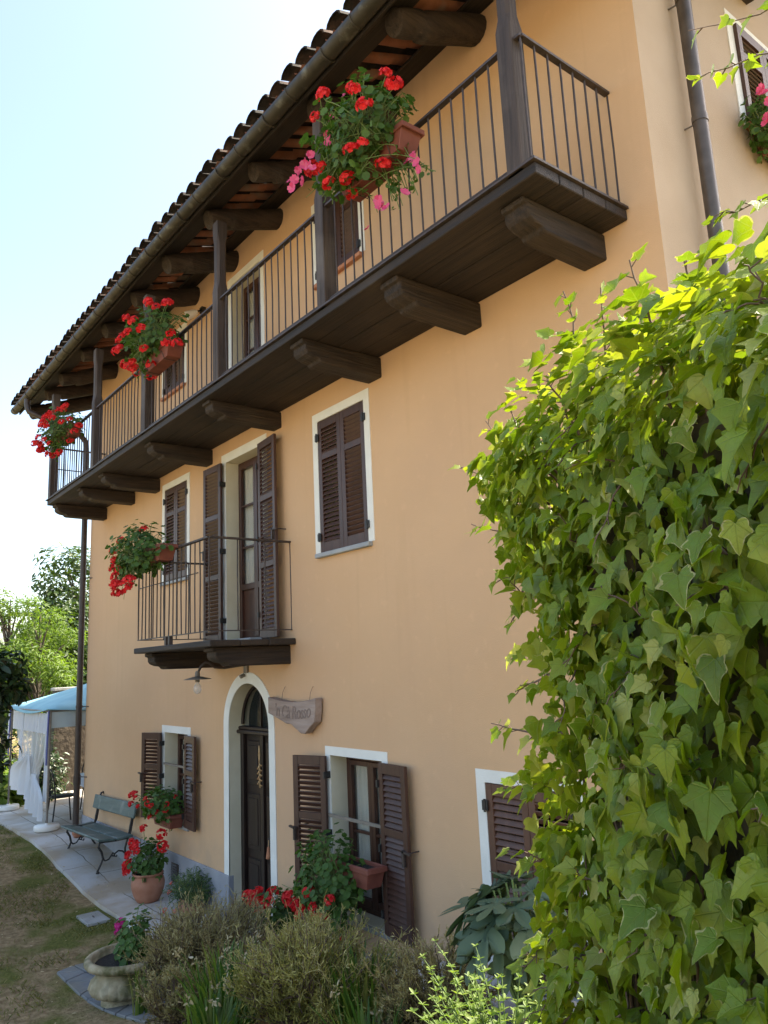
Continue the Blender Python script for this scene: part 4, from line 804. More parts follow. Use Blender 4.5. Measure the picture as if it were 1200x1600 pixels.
# ------------------------------------------------------------------ bench
bx0, bx1 = -13.0, -11.20; bz = float(gz(-11.9, -.35)) + .018
bn = thing('garden_bench', 'blue green slatted garden bench with curled cast iron legs against the wall', 'bench', (-11.95, -.32, bz))
def bslat(name, y, z, w, t, a=0):
    mb = MB(); mb.obox((0, 0, 0), ((bx1 - bx0) / 2, 0, 0), (0, w / 2 * math.cos(a), w / 2 * math.sin(a)), (0, -t / 2 * math.sin(a), t / 2 * math.cos(a))); return mb.build(name, M['benchpaint'], bn, Matrix.Translation(((bx0 + bx1) / 2, y, bz + z)) @ Matrix.Rotation(-.03, 4, 'Y'), bevel=.012, seg=2)
bslat('seat', -.475, .415, .235, .034, -.10); bslat('seat', -.225, .408, .225, .034, .07); bslat('backrest', -.085, .735, .20, .036, 1.36)
for x in (bx0 + .17, bx1 - .14):
    dz = -.03 * (x - (bx0 + bx1) / 2) * -1; mb = MB(); g = lambda pts: [(x, y, bz + z) for y, z in pts]
    mb.tube(g([(-.54, .0), (-.55, .03), (-.515, .10), (-.48, .18), (-.50, .27), (-.545, .34), (-.53, .395), (-.46, .40), (-.3, .392), (-.14, .40)]), .016, 8)
    mb.tube(g([(-.09, .0), (-.08, .03), (-.12, .10), (-.17, .18), (-.175, .27), (-.15, .36), (-.13, .42), (-.105, .56), (-.075, .70), (-.055, .80), (-.04, .84), (-.015, .85), (.0, .83)]), .015, 8)
    mb.tube(g([(-.15, .36), (-.10, .46), (-.075, .60), (-.05, .74)]), .012, 8)
    mb.tube(g([(-.485, .19), (-.45, .15), (-.40, .16), (-.37, .20), (-.345, .235), (-.32, .22), (-.33, .19), (-.355, .20)]), .011, 7)
    mb.tube(g([(-.165, .19), (-.21, .235), (-.27, .25), (-.31, .225), (-.325, .19), (-.30, .175), (-.285, .20)]), .011, 7)
    for y in (-.545, -.085): mb.tube(g([(y, .0), (y, .018)]), .026, 8)
    mb.build('leg', M['black'], bn)
# drain cover on the lawn edge
dc = thing('drain_cover', 'pale square drain cover let into the lawn beside the pavement', 'drain cover', (-9.9, -1.02, float(gz(-9.9, -1.0))))
mb = MB(); z = float(gz(-9.9, -1.0)) - .03; mb.box(-10.12, -9.68, -1.18, -.92, z, z + .035); mb.build('slab', M['stone'], dc, bevel=.006); mb = MB(); mb.tube([(-9.93, -1.05, z + .036), (-9.92, -1.05, z + .046), (-9.88, -1.05, z + .046), (-9.87, -1.05, z + .036)], .005, 5); mb.build('lifting_ring', M['iron'], dc)
# slippers / dark streaks left on the pavement: a coiled hose end
hs_ = thing('garden_hose', 'short dark end of garden hose lying on the pavement by the urn', 'hose', (-8.9, -.6, -.27))
mb = MB(); mb.tube([(-9.35 + i * .05, -.72 + .03 * math.sin(i * .9), float(gz(-9, -.7)) + .038) for i in range(8)], .014, 8); mb.build('tube', M['black'], hs_)

# ------------------------------------------------------------------ gazebo
GX0, GX1, GY0, GY1 = -17.0, -14.22, -.48, 2.3; gzb = 0.02
gb = thing('gazebo', 'blue canvas garden gazebo with white net curtains beyond the house corner', 'gazebo', (-15.6, .9, gzb))
cx, cy = (GX0 + GX1) / 2, (GY0 + GY1) / 2; ze, zp = 1.98, 2.46
mb = MB(); n = 14; gsz = np.linspace(-1, 1, n); V = []
hx, hy = (GX1 - GX0) / 2 + .06, (GY1 - GY0) / 2 + .06
for j in range(n):
    for i in range(n):
        u, v = gsz[i], gsz[j]; m_ = max(abs(u), abs(v)); edge = 1 - min(abs(u), abs(v)) ** 2 if m_ > .99 else 0
        V.append((cx + u * hx, cy + v * hy, ze + (zp - ze) * (1 - m_) ** 1.08 - .075 * edge * (1 - 0) - .03 * (1 - min(abs(u), abs(v))) * m_))
mb.add(V, [(j * n + i, j * n + i + 1, (j + 1) * n + i + 1, (j + 1) * n + i) for j in range(n - 1) for i in range(n - 1)], True)
o = mb.build('canopy', M['canvas'], gb); d = o.modifiers.new('solid', 'SOLIDIFY'); d.thickness = .006
def hang(name, m, p0, p1, z0, z1, amp, waves, n=60, sc=0.0, tie=None):
    mb = MB(); p0, p1 = np.array(p0), np.array(p1); d = p1 - p0; nn = np.array([-d[1], d[0]]) / np.linalg.norm(d); V = []; k = 14
    for i in range(n):
        t = i / (n - 1)
        for j in range(k):
            s = j / (k - 1); tt = t; zz = z1 + (z0 - z1) * s
            if tie: tc, ts, pinch = tie; w_ = math.exp(-((s - ts) / .28) ** 2) * pinch; tt = t + (tc - t) * w_
            off = amp * math.sin(2 * math.pi * waves * t) * (.3 + .7 * s); q = p0 + d * tt + nn * off; drop = sc * math.sin(math.pi * t) if j == 0 else 0
            if tie: zz += .10 * (t - .5) * s
            V.append((q[0], q[1], zz - drop * 0))
    mb.add(V, [(i * k + j, (i + 1) * k + j, (i + 1) * k + j + 1, i * k + j + 1) for i in range(n - 1) for j in range(k - 1)], True)
    return mb.build(name, M[m], gb)
hang('valance', 'greyfabric', (GX1, GY0), (GX1, GY1), 1.66, 1.94, .012, 7); hang('valance', 'greyfabric', (GX0, GY1), (GX1, GY1), 1.66, 1.94, .012, 7); hang('valance', 'sheer', (GX1 - .05, GY0), (GX0 + .1, GY0), 1.56, 1.90, .035, 13)
hang('net_panel', 'net', (GX0 + .05, GY1 - .03), (GX1, GY1 - .03), .15, 1.70, .03, 5); hang('net_panel', 'net', (GX1 - .02, GY0 + .8), (GX1 - .02, GY1), .6, 1.7, .03, 4)
hang('net_panel', 'net', (GX1 - .08, GY0 + .02), (GX0 + .35, GY0 + .02), .50, 1.88, .05, 7, tie=(.45, .80, .62))
hang('curtain', 'sheer', (GX1 - .10, GY0 - .05), (GX1 - 1.15, GY0 - .04), .20, .85, .07, 3.5, tie=(.70, .0, .75)); hang('curtain', 'sheer', (GX1 - 1.0, GY0 - .05), (GX0 + .30, GY0 - .06), .45, 1.15, .06, 3, tie=(.08, .0, .8)); hang('curtain', 'sheer', (GX1 - .04, GY0 + .02), (GX1 - .30, GY0 + .0), .45, 1.85, .04, 2)
hang('curtain', 'sheer', (GX0 + .95, GY0 - .01), (GX0 + .80, GY0 - .01), 1.0, 1.88, .03, 1.5)
for x, y in ((GX1, GY0), (GX0, GY0), (GX1, GY1), (GX0, GY1)):
    mb = MB(); mb.tube([(x, y, gzb + .08), (x, y, 1.96)], .019, 10); po = mb.build('post', M['greyiron'], gb); mb = MB(); mb.lathe((x, y, gzb), [(0, 0), (.19, 0), (.20, .02), (.20, .07), (.19, .085), (.03, .085), (.03, .11), (0, .11)], 24); mb.build('base', M['white'], po)
    if y == GY0:
        mb = MB(); mb.obox((x - .035, y - .03, 1.5), (.035, 0, 0), (0, .006, 0), (.02, 0, .45)); mb.build('strap', M['blueband'], po); mb = MB(); mb.obox((x - .11, y - .032, 1.55), (.035, 0, 0), (0, .006, 0), (.04, 0, .38)); mb.build('strap', M['sheer'], po)
mb = MB()
for a, b in (((GX0, GY0), (GX1, GY0)), ((GX1, GY0), (GX1, GY1)), ((GX1, GY1), (GX0, GY1)), ((GX0, GY1), (GX0, GY0))): mb.tube([(*a, 1.94), (*b, 1.94)], .014, 8)
for a in ((GX0, GY0), (GX1, GY0), (GX1, GY1), (GX0, GY1)): mb.tube([(*a, 1.90), (cx, cy, zp - .16)], .014, 8)
mb.build('frame', M['greyiron'], gb)
tb = thing('garden_table', 'garden table under a white cloth inside the gazebo', 'table', (-14.75, .85, gzb)); tx, ty = -14.75, .85
mb = MB(); mb.box(tx - .5, tx + .5, ty - .5, ty + .5, gzb + .69, gzb + .72); mb.build('tabletop', M['wood'], tb)
for i in (-1, 1):
    for j in (-1, 1): mb = MB(); mb.tube([(tx + i * .44, ty + j * .44, gzb), (tx + i * .40, ty + j * .40, gzb + .69)], .02, 8); mb.build('leg', M['black'], tb)
tc_ = MB(); n = 24; V = []
for j in range(n):
    for i in range(n):
        u, v = (i / (n - 1) * 2 - 1) * 1.35, (j / (n - 1) * 2 - 1) * 1.35; m_ = max(abs(u), abs(v)); dr_ = max(0, m_ - 1); uu = np.clip(u, -1, 1) * (1 + .03 * (dr_ > 0)); vv = np.clip(v, -1, 1) * (1 + .03 * (dr_ > 0))
        V.append((tx + uu * .51, ty + vv * .51, gzb + .724 - dr_ * .62 + .004 * math.sin(7 * u))); 
tc_.add(V, [(j * n + i, j * n + i + 1, (j + 1) * n + i + 1, (j + 1) * n + i) for j in range(n - 1) for i in range(n - 1)], True); o = tc_.build('tablecloth', M['cloth']); tag(o, 'white cloth draped over the garden table in the gazebo', 'tablecloth')
def chair(c, rot, label):
    root = bpy.data.objects.new('garden_chair', None); root.empty_display_size = .1; mw = Matrix.Translation(c) @ Matrix.Rotation(rot, 4, 'Z'); link(root, None, mw); tag(root, label, 'chair', 'chairs inside the gazebo')
    def bp(name, mb):
        o = bpy.data.objects.new(name, mb.mesh(name, M['black'])); COL.objects.link(o); o.parent = root; WM[o.name] = mw; return o
    mb = MB(); mb.lathe((0, 0, .44), [(0, 0), (.19, 0), (.21, .012), (.20, .03), (0, .035)], 20); bp('seat', mb)
    for sx in (-1, 1):
        mb = MB(); mb.tube([(sx * .20, -.20, 0), (sx * .17, -.15, .45)], .013, 8); bp('leg', mb); mb = MB(); mb.tube([(sx * .20, .22, 0), (sx * .17, .17, .45)], .013, 8); bp('leg', mb)
    mb = MB(); mb.tube([(-.17, .17, .44)] + [(-.19 * math.cos(a), .20 + .03 * math.sin(a), .68 + .24 * math.sin(a)) for a in np.linspace(0, math.pi, 12)] + [(.17, .17, .44)], .013, 8); mb.tube([(-.06, .18, .44), (-.06, .22, .90)], .008, 6); mb.tube([(.06, .18, .44), (.06, .22, .90)], .008, 6); bp('backrest', mb)
chair((-14.62, -.12, gzb), math.pi, 'black iron garden chair in front of the cloth covered table'); chair((-15.55, .75, gzb), math.pi / 2 + .2, 'black iron garden chair at the far side of the cloth covered table')
# small pot behind the bench
pot('small terracotta pot tucked behind the bench by the downpipe', (-13.35, -.22, float(gz(-13.35, -.2)) + .018), .10, .15)

# ------------------------------------------------------------------ trees and shrubs on the left
def tree(name, label, base, h, crown, n, leaf, m, seed, group=None, tmpl=OVAL, clumps=26, trunk_r=.12):
    g = np.random.default_rng(seed); root = thing(name, label, 'tree', base, group); b = np.array(base, float); e = np.array(crown); c = b + [0, 0, h - e[2]]
    mb = MB(); mb.tube([b + [0, 0, -.1], b + [.05, 0, h * .25], b + [-.04, .04, h * .5], b + [0, 0, h * .9]], [trunk_r, trunk_r * .8, trunk_r * .55, trunk_r * .12], 9); 
    P_ = []; N_ = []; d = unit(g.normal(size=(clumps, 3))); rr = g.uniform(.35, 1.0, clumps) ** .7; cc = c + d * rr[:, None] * e
    for i in range(clumps):
        k = n // clumps; cr = e.mean() * g.uniform(.22, .42); dd = unit(g.normal(size=(k, 3))); q = cc[i] + dd * (g.uniform(.35, 1.05, k) ** .5)[:, None] * cr * [1.15, 1.15, .75]; P_.append(q); N_.append(dd * .7 + [0, 0, .6] + g.normal(0, .4, (k, 3)))
        st_ = b + [0, 0, np.clip(cc[i][2] - b[2] - .6 * e[2], h * .2, h * .8)]; mb.tube([st_, (st_ + cc[i]) / 2 + [0, 0, .1 * h * .3], cc[i]], [trunk_r * .35, trunk_r * .22, trunk_r * .06], 5)
    mb.build('trunk', M['bark'], root); P_ = np.vstack(P_); N_ = np.vstack(N_); T_ = g.normal(size=P_.shape) - [0, 0, .5]
    scatter('crown', M[m], root, tmpl, P_, N_, T_, leaf * g.uniform(.6, 1.3, len(P_))); return root
tree('bright_tree', 'feathery bright yellow green tree beyond the gazebo', (-22, 1.2, 0), 4.75, (1.15, 1.2, 1.9), 7500, .15, 'tree_bright', 3, tmpl=LONG)
tree('bright_tree', 'pale thin tree rising at the left behind the bright tree', (-27, 1.5, 0), 5.6, (1.6, 1.4, 2.1), 3800, .13, 'tree_bright', 9, clumps=30)
tree('dark_tree', 'taller dark green tree with loose open top behind the downpipe', (-26, 3.4, 0), 6.5, (1.7, 1.7, 3.1), 13000, .18, 'tree_mid', 5, clumps=64)
tree('dark_tree', 'dark broad crown standing behind the gazebo roof', (-24, 4.2, 0), 4.2, (2.2, 2.2, 2.2), 9000, .16, 'tree_mid', 15, clumps=40)
tree('dark_tree', 'low dark tree filling the gap between the bright tree and the house corner', (-25, 2.5, 0), 4.9, (1.5, 1.5, 2.3), 9000, .18, 'tree_mid', 25, clumps=44)
tree('broadleaf_tree', 'very dark large leaved tree at the left edge of the lawn', (-11.2, -2.46, -.2), 3.55, (.72, .68, 1.15), 4600, .15, 'tree_dark', 21, clumps=40, trunk_r=.06)
def shrub(label, base, e, n, leaf, m, seed, tmpl=OVAL, name='shrub'):
    g = np.random.default_rng(seed); root = thing(name, label, 'shrub', base); d = unit(g.normal(size=(n, 3))); d[:, 2] = np.abs(d[:, 2]); P_ = np.array(base) + d * (g.uniform(.3, 1.05, n) ** .5)[:, None] * np.array(e) * (1 + .2 * np.sin(d[:, :1] * 8 + d[:, 1:2] * 6))
    scatter('foliage', M[m], root, tmpl, P_, d + [0, 0, .5] + g.normal(0, .4, (n, 3)), g.normal(size=(n, 3)), leaf * g.uniform(.6, 1.3, n))
    pa = np.stack([np.linspace(np.array(base), q, 4) for q in P_[:40]]); strands('stem', M['bark'], root, pa, np.full(pa.shape[:2], .008), 4); return root
shrub('dark shrub behind the gazebo at left', (-19.2, -.5, -.05), (1.0, .9, 1.3), 2600, .12, 'tree_dark', 1); shrub('dense dark shrub behind the gazebo netting', (-17.9, .35, -.05), (.5, .5, 1.3), 1500, .11, 'tree_dark', 2)  # dark leaf colour stands in for dappled shade on these two shrubs
shrub('spreading dark hedge shrub below the bright tree', (-20.6, 2.2, -.05), (1.2, 1.8, 2.3), 4200, .13, 'tree_mid', 4); shrub('shrub with long arching blades left of the gazebo post', (-17.75, -.62, -.05), (.5, .5, .9), 500, .5, 'thyme', 6, LONG)
gw_ = thing('garden_wall', 'rendered garden wall seen through the gazebo netting', 'garden wall', (-18.6, 3.0, 0))
mb = MB(); mb.box(-18.75, -18.5, .72, 6.0, -.2, 2.2); mb.build('wall', M['rubble'], gw_); mb = MB(); mb.box(-18.78, -18.47, .69, 6.0, 2.2, 2.27); mb.build('coping', M['stone'], gw_, bevel=.01)

# ------------------------------------------------------------------ flower bed in front of the house
def dry_bush(label, c, R, H, n, m, seed, green=.0):
    g = np.random.default_rng(seed); root = thing('dry_bush', label, 'bush', c, 'dry twiggy bushes in the flower bed'); c = np.array(c)
    nm = 46; a = g.uniform(0, 2 * np.pi, nm); t = g.uniform(.05, 1, nm) ** .6; tip = np.stack([R * .8 * t * np.cos(a), R * .8 * t * np.sin(a), H * (.62 + .25 * g.random(nm)) * np.sqrt(1 - .55 * t * t)], 1)
    K = 8; s = np.linspace(0, 1, K)[None, :, None]; root_ = np.stack([.12 * R * np.cos(a), .12 * R * np.sin(a), np.zeros(nm)], 1)
    mid = root_ * .4 + tip * .6; mid[:, 2] = tip[:, 2] * .36
    pm = (1 - s) ** 2 * root_[:, None] + 2 * s * (1 - s) * mid[:, None] + s ** 2 * tip[:, None]; pm[:, 1:-1] += g.normal(0, .012, (nm, K - 2, 3))
    strands('stem', M['stem'], root, c + pm, np.broadcast_to(np.linspace(.010, .0035, K), (nm, K)).copy(), 5)
    def on(P, idx, q):
        kf = q * (P.shape[1] - 1); k0 = np.clip(kf.astype(int), 0, P.shape[1] - 2); fr = (kf - k0)[:, None]; return P[idx, k0] * (1 - fr) + P[idx, k0 + 1] * fr
    def order(P, cnt, lo, hi, l0, l1, wob, upw, K2):
        idx = g.integers(0, len(P), cnt); st = on(P, idx, g.uniform(lo, hi, cnt)); out = unit(unit(np.column_stack([st[:, 0] / R, st[:, 1] / R, st[:, 2] / H * .8 + .1])) + g.normal(0, wob, (cnt, 3)) + [0, 0, upw]); L = R * g.uniform(l0, l1, cnt)[:, None]
        s2 = np.linspace(0, 1, K2)[None, :, None]; b2 = g.normal(0, .30, (cnt, 3)) * L + [0, 0, 1] * L * .15; p = st[:, None] + s2 * (out * L)[:, None] + s2 ** 2 * b2[:, None]; p[:, 1:] += g.normal(0, .003, (cnt, K2 - 1, 3)); return p
    p2 = order(pm, n // 6, .35, 1.0, .18, .42, .45, .25, 6); strands('branch', M['stem'], root, c + p2, np.broadcast_to(np.linspace(.0042, .0020, 6), p2.shape[:2]).copy(), 4)
    p3 = order(p2, int(n * 1.5), .25, 1.0, .06, .17, .55, .35, 5); hue = np.clip(.45 + .9 * (p3[:, -1, 2] / H - .55) + g.normal(0, .22, len(p3)), 0, 1)
    strands('twigs', M[m], root, c + p3, np.broadcast_to(np.linspace(.0027, .0013, 5), p3.shape[:2]).copy() * g.uniform(.7, 1.3, len(p3))[:, None], 3, rnd=hue)
    nl = n * 3; i = g.integers(0, len(p3), nl); kk = g.integers(1, 5, nl); ps = p3[i, kk] + g.normal(0, .003, (nl, 3)); tp = unit(p3[i, -1] - p3[i, 0]) + g.normal(0, .6, (nl, 3))
    scatter('foliage', M[m], root, LONG, c + ps, g.normal(size=(nl, 3)), tp, g.uniform(.014, .036, nl), rnd=hue[i]); return root
def Gz(x, y): return float(gz(x, y)) - .03
dry_bush('broad brown dry bush nearest the urn in front of the doorstep', (-6.60, -1.12, Gz(-6.60, -1.12)), .62, .62, 4600, 'twig', 1)
dry_bush('round yellow olive dry bush, greenest and largest of the dry bushes', (-4.50, -1.36, Gz(-4.50, -1.36) - .02), .53, .68, 5400, 'twiggreen', 2)
dry_bush('sparse upright dry bush below the red brown closed shutters', (-3.74, -1.02, Gz(-3.74, -1.02)), .40, .66, 2800, 'twig', 3)
dry_bush('low grey brown dry bush beside the urn at the lower edge', (-5.72, -1.76, Gz(-5.72, -1.76)), .30, .36, 1500, 'twig', 4)
dry_bush('small olive dry bush squeezed between the two taller dry bushes', (-4.10, -1.15, Gz(-4.10, -1.15)), .26, .46, 1300, 'twiggreen', 6)
def blades(label, c, R, H, n, seed, m='iris', name='iris', lean=.5):
    g = np.random.default_rng(seed); root = thing(name, label, 'plant', c, 'sword leaved plants in the flower bed'); a = g.uniform(0, 6.283, n); r = R * np.sqrt(g.random(n)) * .5; K = 7; s = np.linspace(0, 1, K)
    V = []; F = []; at = []
    for i in range(n):
        b = np.array([c[0] + r[i] * math.cos(a[i]), c[1] + r[i] * math.sin(a[i]), c[2]]); d = np.array([math.cos(a[i] + g.normal(0, .5)), math.sin(a[i] + g.normal(0, .5)), 0]); h = H * g.uniform(.55, 1.05); ln = lean * g.uniform(.2, 1.2); w = g.uniform(.009, .016); side = np.cross(d, [0, 0, 1]); v = g.random()
        for k in range(K):
            p = b + d * (R * ln * s[k] ** 2) + np.array([0, 0, h * (s[k] - .22 * ln * s[k] ** 3)]); ww = w * (1 - s[k] ** 3) + .001; V += [p - side * ww + d * .003, p, p + side * ww + d * .003]; at += [v] * 3
        o = i * K * 3
        for k in range(K - 1):
            for q in (0, 1): F.append((o + k * 3 + q, o + k * 3 + q + 1, o + k * 3 + q + 4, o + k * 3 + q + 3))
    npmesh('leaf_blades', np.array(V), F, M[m], root, {'rnd': at}); return root, g
def dried_heads(root, c, R, H, n, g):
    paths = []
    for _ in range(n):
        t = np.array(c) + [g.normal(0, R * .5), g.normal(0, R * .5), H * g.uniform(.7, 1.0)]; strands('stem', M['greenstem'], root, np.linspace(np.array(c) + (t - np.array(c)) * [.6, .6, 0], t, 5)[None], np.full((1, 5), .003), 4); k = 14
        scatter('dried_flower', M['dryflower'], root, OVAL, t + g.normal(0, .016, (k, 3)), g.normal(size=(k, 3)), g.normal(size=(k, 3)), g.uniform(.02, .04, k))
M['dryflower'] = leafmat('dried_flower', [(.30, .24, .14), (.40, .33, .20), (.46, .40, .30)], rough=.8, trans=.2)
for (lab, x, y, R, H, n, dh) in (('sword leaved clump with dried flower heads left of the greenest dry bush', -5.25, -1.62, .42, .52, 110, 9), ('sword leaved clump with withered tips right of the urn', -5.55, -1.35, .36, .46, 80, 6), ('dark sword leaved clump right of the greenest dry bush', -4.20, -1.28, .30, .62, 90, 0), ('low sword leaved clump at the lower edge left of the greenest dry bush', -4.85, -1.9, .34, .40, 80, 5), ('sword leaved clump in front of the sparse upright bush', -3.75, -1.50, .34, .46, 90, 2), ('single spiky clump touching the rim of the urn', -6.55, -1.72, .16, .42, 26, 0)):
    c = (x, y, Gz(x, y)); r_, g_ = blades(lab, c, R, H, n, int(abs(x * 100)))
    if dh: dried_heads(r_, c, R, H, dh, g_)
# herb with many opposite leaflets, in the sun
def herb(label, c, R, H, n, seed):
    g = np.random.default_rng(seed); root = thing('herb_plant', label, 'herb', c, 'bright herbs at the foot of the ivy'); c = np.array(c); K = 8; s = np.linspace(0, 1, K)[None, :, None]
    a = g.uniform(0, 6.283, n); t = np.sqrt(g.random(n)); b = np.stack([R * .5 * t * np.cos(a), R * .5 * t * np.sin(a), 0 * t], 1); h = H * g.uniform(.45, 1.0, n); e = b * 2.0 + np.column_stack([g.normal(0, .05, n), g.normal(0, .05, n), h]); m_ = b * 1.1 + np.column_stack([0 * h, 0 * h, h * .55]); p = c + (1 - s) ** 2 * b[:, None] + 2 * s * (1 - s) * m_[:, None] + s ** 2 * e[:, None]
    strands('stem', M['greenstem'], root, p, np.broadcast_to(np.linspace(.004, .002, K), (n, K)).copy(), 4)
    P_ = []; N_ = []; T_ = []; S_ = []
    for i in range(n):
        for k in np.linspace(.25, 1, 9):
            kf = k * (K - 1); k0 = min(int(kf), K - 2); q = p[i, k0] + (p[i, k0 + 1] - p[i, k0]) * (kf - k0); th = g.uniform(0, 6.28); sz = .046 * (1.15 - .6 * k)
            for j in range(4): d = np.array([math.cos(th + j * 1.57), math.sin(th + j * 1.57), .35]); P_.append(q); T_.append(d + g.normal(0, .15, 3)); N_.append(np.array([0, 0, 1]) - d * .3 + g.normal(0, .2, 3)); S_.append(sz * g.uniform(.7, 1.2))
    scatter('foliage', M['thyme'], root, OVAL, np.array(P_), np.array(N_), np.array(T_), np.array(S_)); return root
herb('tall bright green herb sprigs at the left foot of the ivy', (-2.62, -1.85, Gz(-2.62, -1.85)), .20, .50, 10, 1)
herb('dense bright green herb clump touching the ivy', (-2.24, -1.95, Gz(-2.24, -1.95)), .36, .50, 46, 2)
herb('thin bright herb sprigs at the lower edge before the sparse bush', (-2.86, -1.9, Gz(-2.86, -1.9)), .20, .34, 7, 3)
# grey green plant with lobed leaves
fgc = (-3.02, -.98, Gz(-3.02, -.98)); fgp = thing('fig_plant', 'grey green plant with large lobed leaves before the red brown closed shutters', 'plant', fgc); g = np.random.default_rng(12); n = 46
d = unit(np.column_stack([g.normal(-.25, .8, n), g.normal(-.25, .6, n), g.uniform(-.25, .9, n)])); ctr = np.array([-3.12, -.98, 1.12]); st0 = ctr + d * [.16, .16, .22]; tp = unit(d + [0, 0, -.35] + g.normal(0, .2, (n, 3))); nr = unit(np.array([0, -.15, 1.]) + d * .5 + g.normal(0, .25, (n, 3)))
scatter('foliage', M['fig'], fgp, FIG, st0, nr, tp, g.uniform(.17, .32, n)); pa = np.stack([np.linspace(np.array(fgc) + [0, 0, .02], q, 5) for q in st0]); strands('stem', M['greenstem'], fgp, pa, np.full(pa.shape[:2], .006), 5)
# stone edging of the bed
ed = thing('stone_edging', 'low pale stone edging of the flower bed under the red brown shutters', 'edging', (-3.3, -.62, .4)); mb = MB(); pts = [(-4.5, -.42), (-4.0, -.46), (-3.5, -.56), (-3.0, -.78), (-2.6, -1.12)]
for i in range(4):
    (x0, y0), (x1, y1) = pts[i], pts[i + 1]; cx_, cy_ = (x0 + x1) / 2, (y0 + y1) / 2; L = math.hypot(x1 - x0, y1 - y0); dx, dy = (x1 - x0) / L, (y1 - y0) / L; mb = MB(); z = Gz(cx_, cy_); mb.obox((cx_, cy_, z + .05), (dx * L * .49, dy * L * .49, 0), (-dy * .07, dx * .07, 0), (0, 0, .12)); mb.build('edging_stone', M['stone'], ed, bevel=.025, seg=2)
# ------------------------------------------------------------------ ivy over a low stone wall
A_ = np.array([-1.88, -2.14]); U_ = np.array([.88, -.475]); N_v = np.array([-.475, -.88])
def ivp(s, off, z): return np.column_stack([A_[0] + U_[0] * s + N_v[0] * off, A_[1] + U_[1] * s + N_v[1] * off, z])
sw = thing('stone_wall', 'rough stone garden wall buried under the ivy', 'stone wall', (*(A_ + U_ * 1.6), 1.0)); mb = MB(); L = 3.2; c = A_ + U_ * (.30 + L / 2) - N_v * .24
mb.obox((c[0], c[1], 1.85), (U_[0] * L / 2, U_[1] * L / 2, 0), (N_v[0] * .13, N_v[1] * .13, 0), (0, 0, 1.25)); mb.build('masonry', M['rubble'], sw, bevel=.05, seg=2)
iv = thing('ivy', 'thick light green ivy with some cream edged leaves covering the near right side', 'ivy', (*(A_ + U_ * .8), .9))
g = np.random.default_rng(31)
def s_left(z): return np.interp(z, [1.0, 1.45, 1.72, 1.95, 2.21, 2.40, 2.55, 2.75, 2.94, 3.15, 3.3, 3.4], [.36, .34, .20, .26, .32, .42, .42, .28, .16, .0, .04, .2])
def top(s): return np.interp(s, [-.2, 0, .3, .8, 1.3, 1.5, 1.8, 2.2, 3.2], [3.10, 3.20, 3.34, 3.34, 3.28, 3.19, 3.10, 3.02, 2.9])
def lump(s, z): return .07 * np.sin(4.1 * s + 1.3 * z) * np.sin(3.3 * z + .7) + .05 * np.sin(9 * s + 2) * np.sin(7.3 * z + 1.1 * s)
P_ = []; Nn = []; Tt = []; Ss = []
def put(p, nrm, tip, sz): P_.append(p); Nn.append(nrm); Tt.append(tip); Ss.append(sz)
n3 = np.array([N_v[0], N_v[1], 0]); u3 = np.array([U_[0], U_[1], 0])
# camera side, with thin patches low down where the wall and stems show
n = 9000; s = g.uniform(-.1, 2.7, n); z = g.uniform(.95, 1, n) * 0 + g.uniform(1.0, 3.4, n); off = .02 + lump(s, z) + g.uniform(-.16, .10, n)
thin = np.exp(-((s - .42) / .28) ** 2 - ((z - 1.62) / .32) ** 2) * .72
ok = (z < top(s) - .02) & (s > s_left(z)) & (g.random(n) > thin); s, z, off = s[ok], z[ok], off[ok]; n = len(s)
rd_ = np.exp(-(s - s_left(z)) / .16)[:, None]; tpw = np.exp(-(top(s) - z) / .14)[:, None]
nr = n3 * (1 - .5 * rd_) - u3 * rd_ * .9 + np.array([0, 0, 1.]) * (.30 + 1.1 * tpw) + g.normal(0, .34, (n, 3)); tp = np.array([0, 0, -1.]) + n3 * .35 - u3 * .5 * rd_ + g.normal(0, .55, (n, 3))
off2 = off - .18 * rd_[:, 0] ** 2 - .15 * tpw[:, 0] ** 2
put(ivp(s, off2, z), nr, tp, (.058 + .010 * np.clip(s, 0, 1.5) / 1.5) * g.uniform(.55, 1.3, n))
# top and back, and the far end
n = 2200; s = g.uniform(-.05, 2.9, n); z = top(s) + lump(s * 1.3, s * 2) + g.uniform(-.14, .07, n); off = g.uniform(-.5, .05, n); put(ivp(s, off, z), np.array([0, 0, 1.]) + n3 * .35 + g.normal(0, .42, (n, 3)), n3 * .6 - u3 * .3 + g.normal(0, .7, (n, 3)), .068 * g.uniform(.5, 1.25, n))
n = 1500; s = g.uniform(0, 2.9, n); z = g.uniform(1.2, 3.3, n); put(ivp(s, -.48 + g.uniform(-.08, .08, n), z), -n3 + g.normal(0, .4, (n, 3)) + [0, 0, .3], np.array([0, 0, -1.]) + g.normal(0, .5, (n, 3)), .075 * g.uniform(.6, 1.2, n))
n = 2300; z = g.uniform(1.0, 3.3, n); off = g.uniform(-.46, .10, n); s = s_left(z) + g.uniform(-.06, .22, n) + .05 * np.sin(8 * z); put(ivp(s, off, z), -u3 + n3 * .4 + [0, 0, .35] + g.normal(0, .42, (n, 3)), np.array([0, 0, -1.]) - u3 * .3 + g.normal(0, .6, (n, 3)), .062 * g.uniform(.5, 1.25, n))
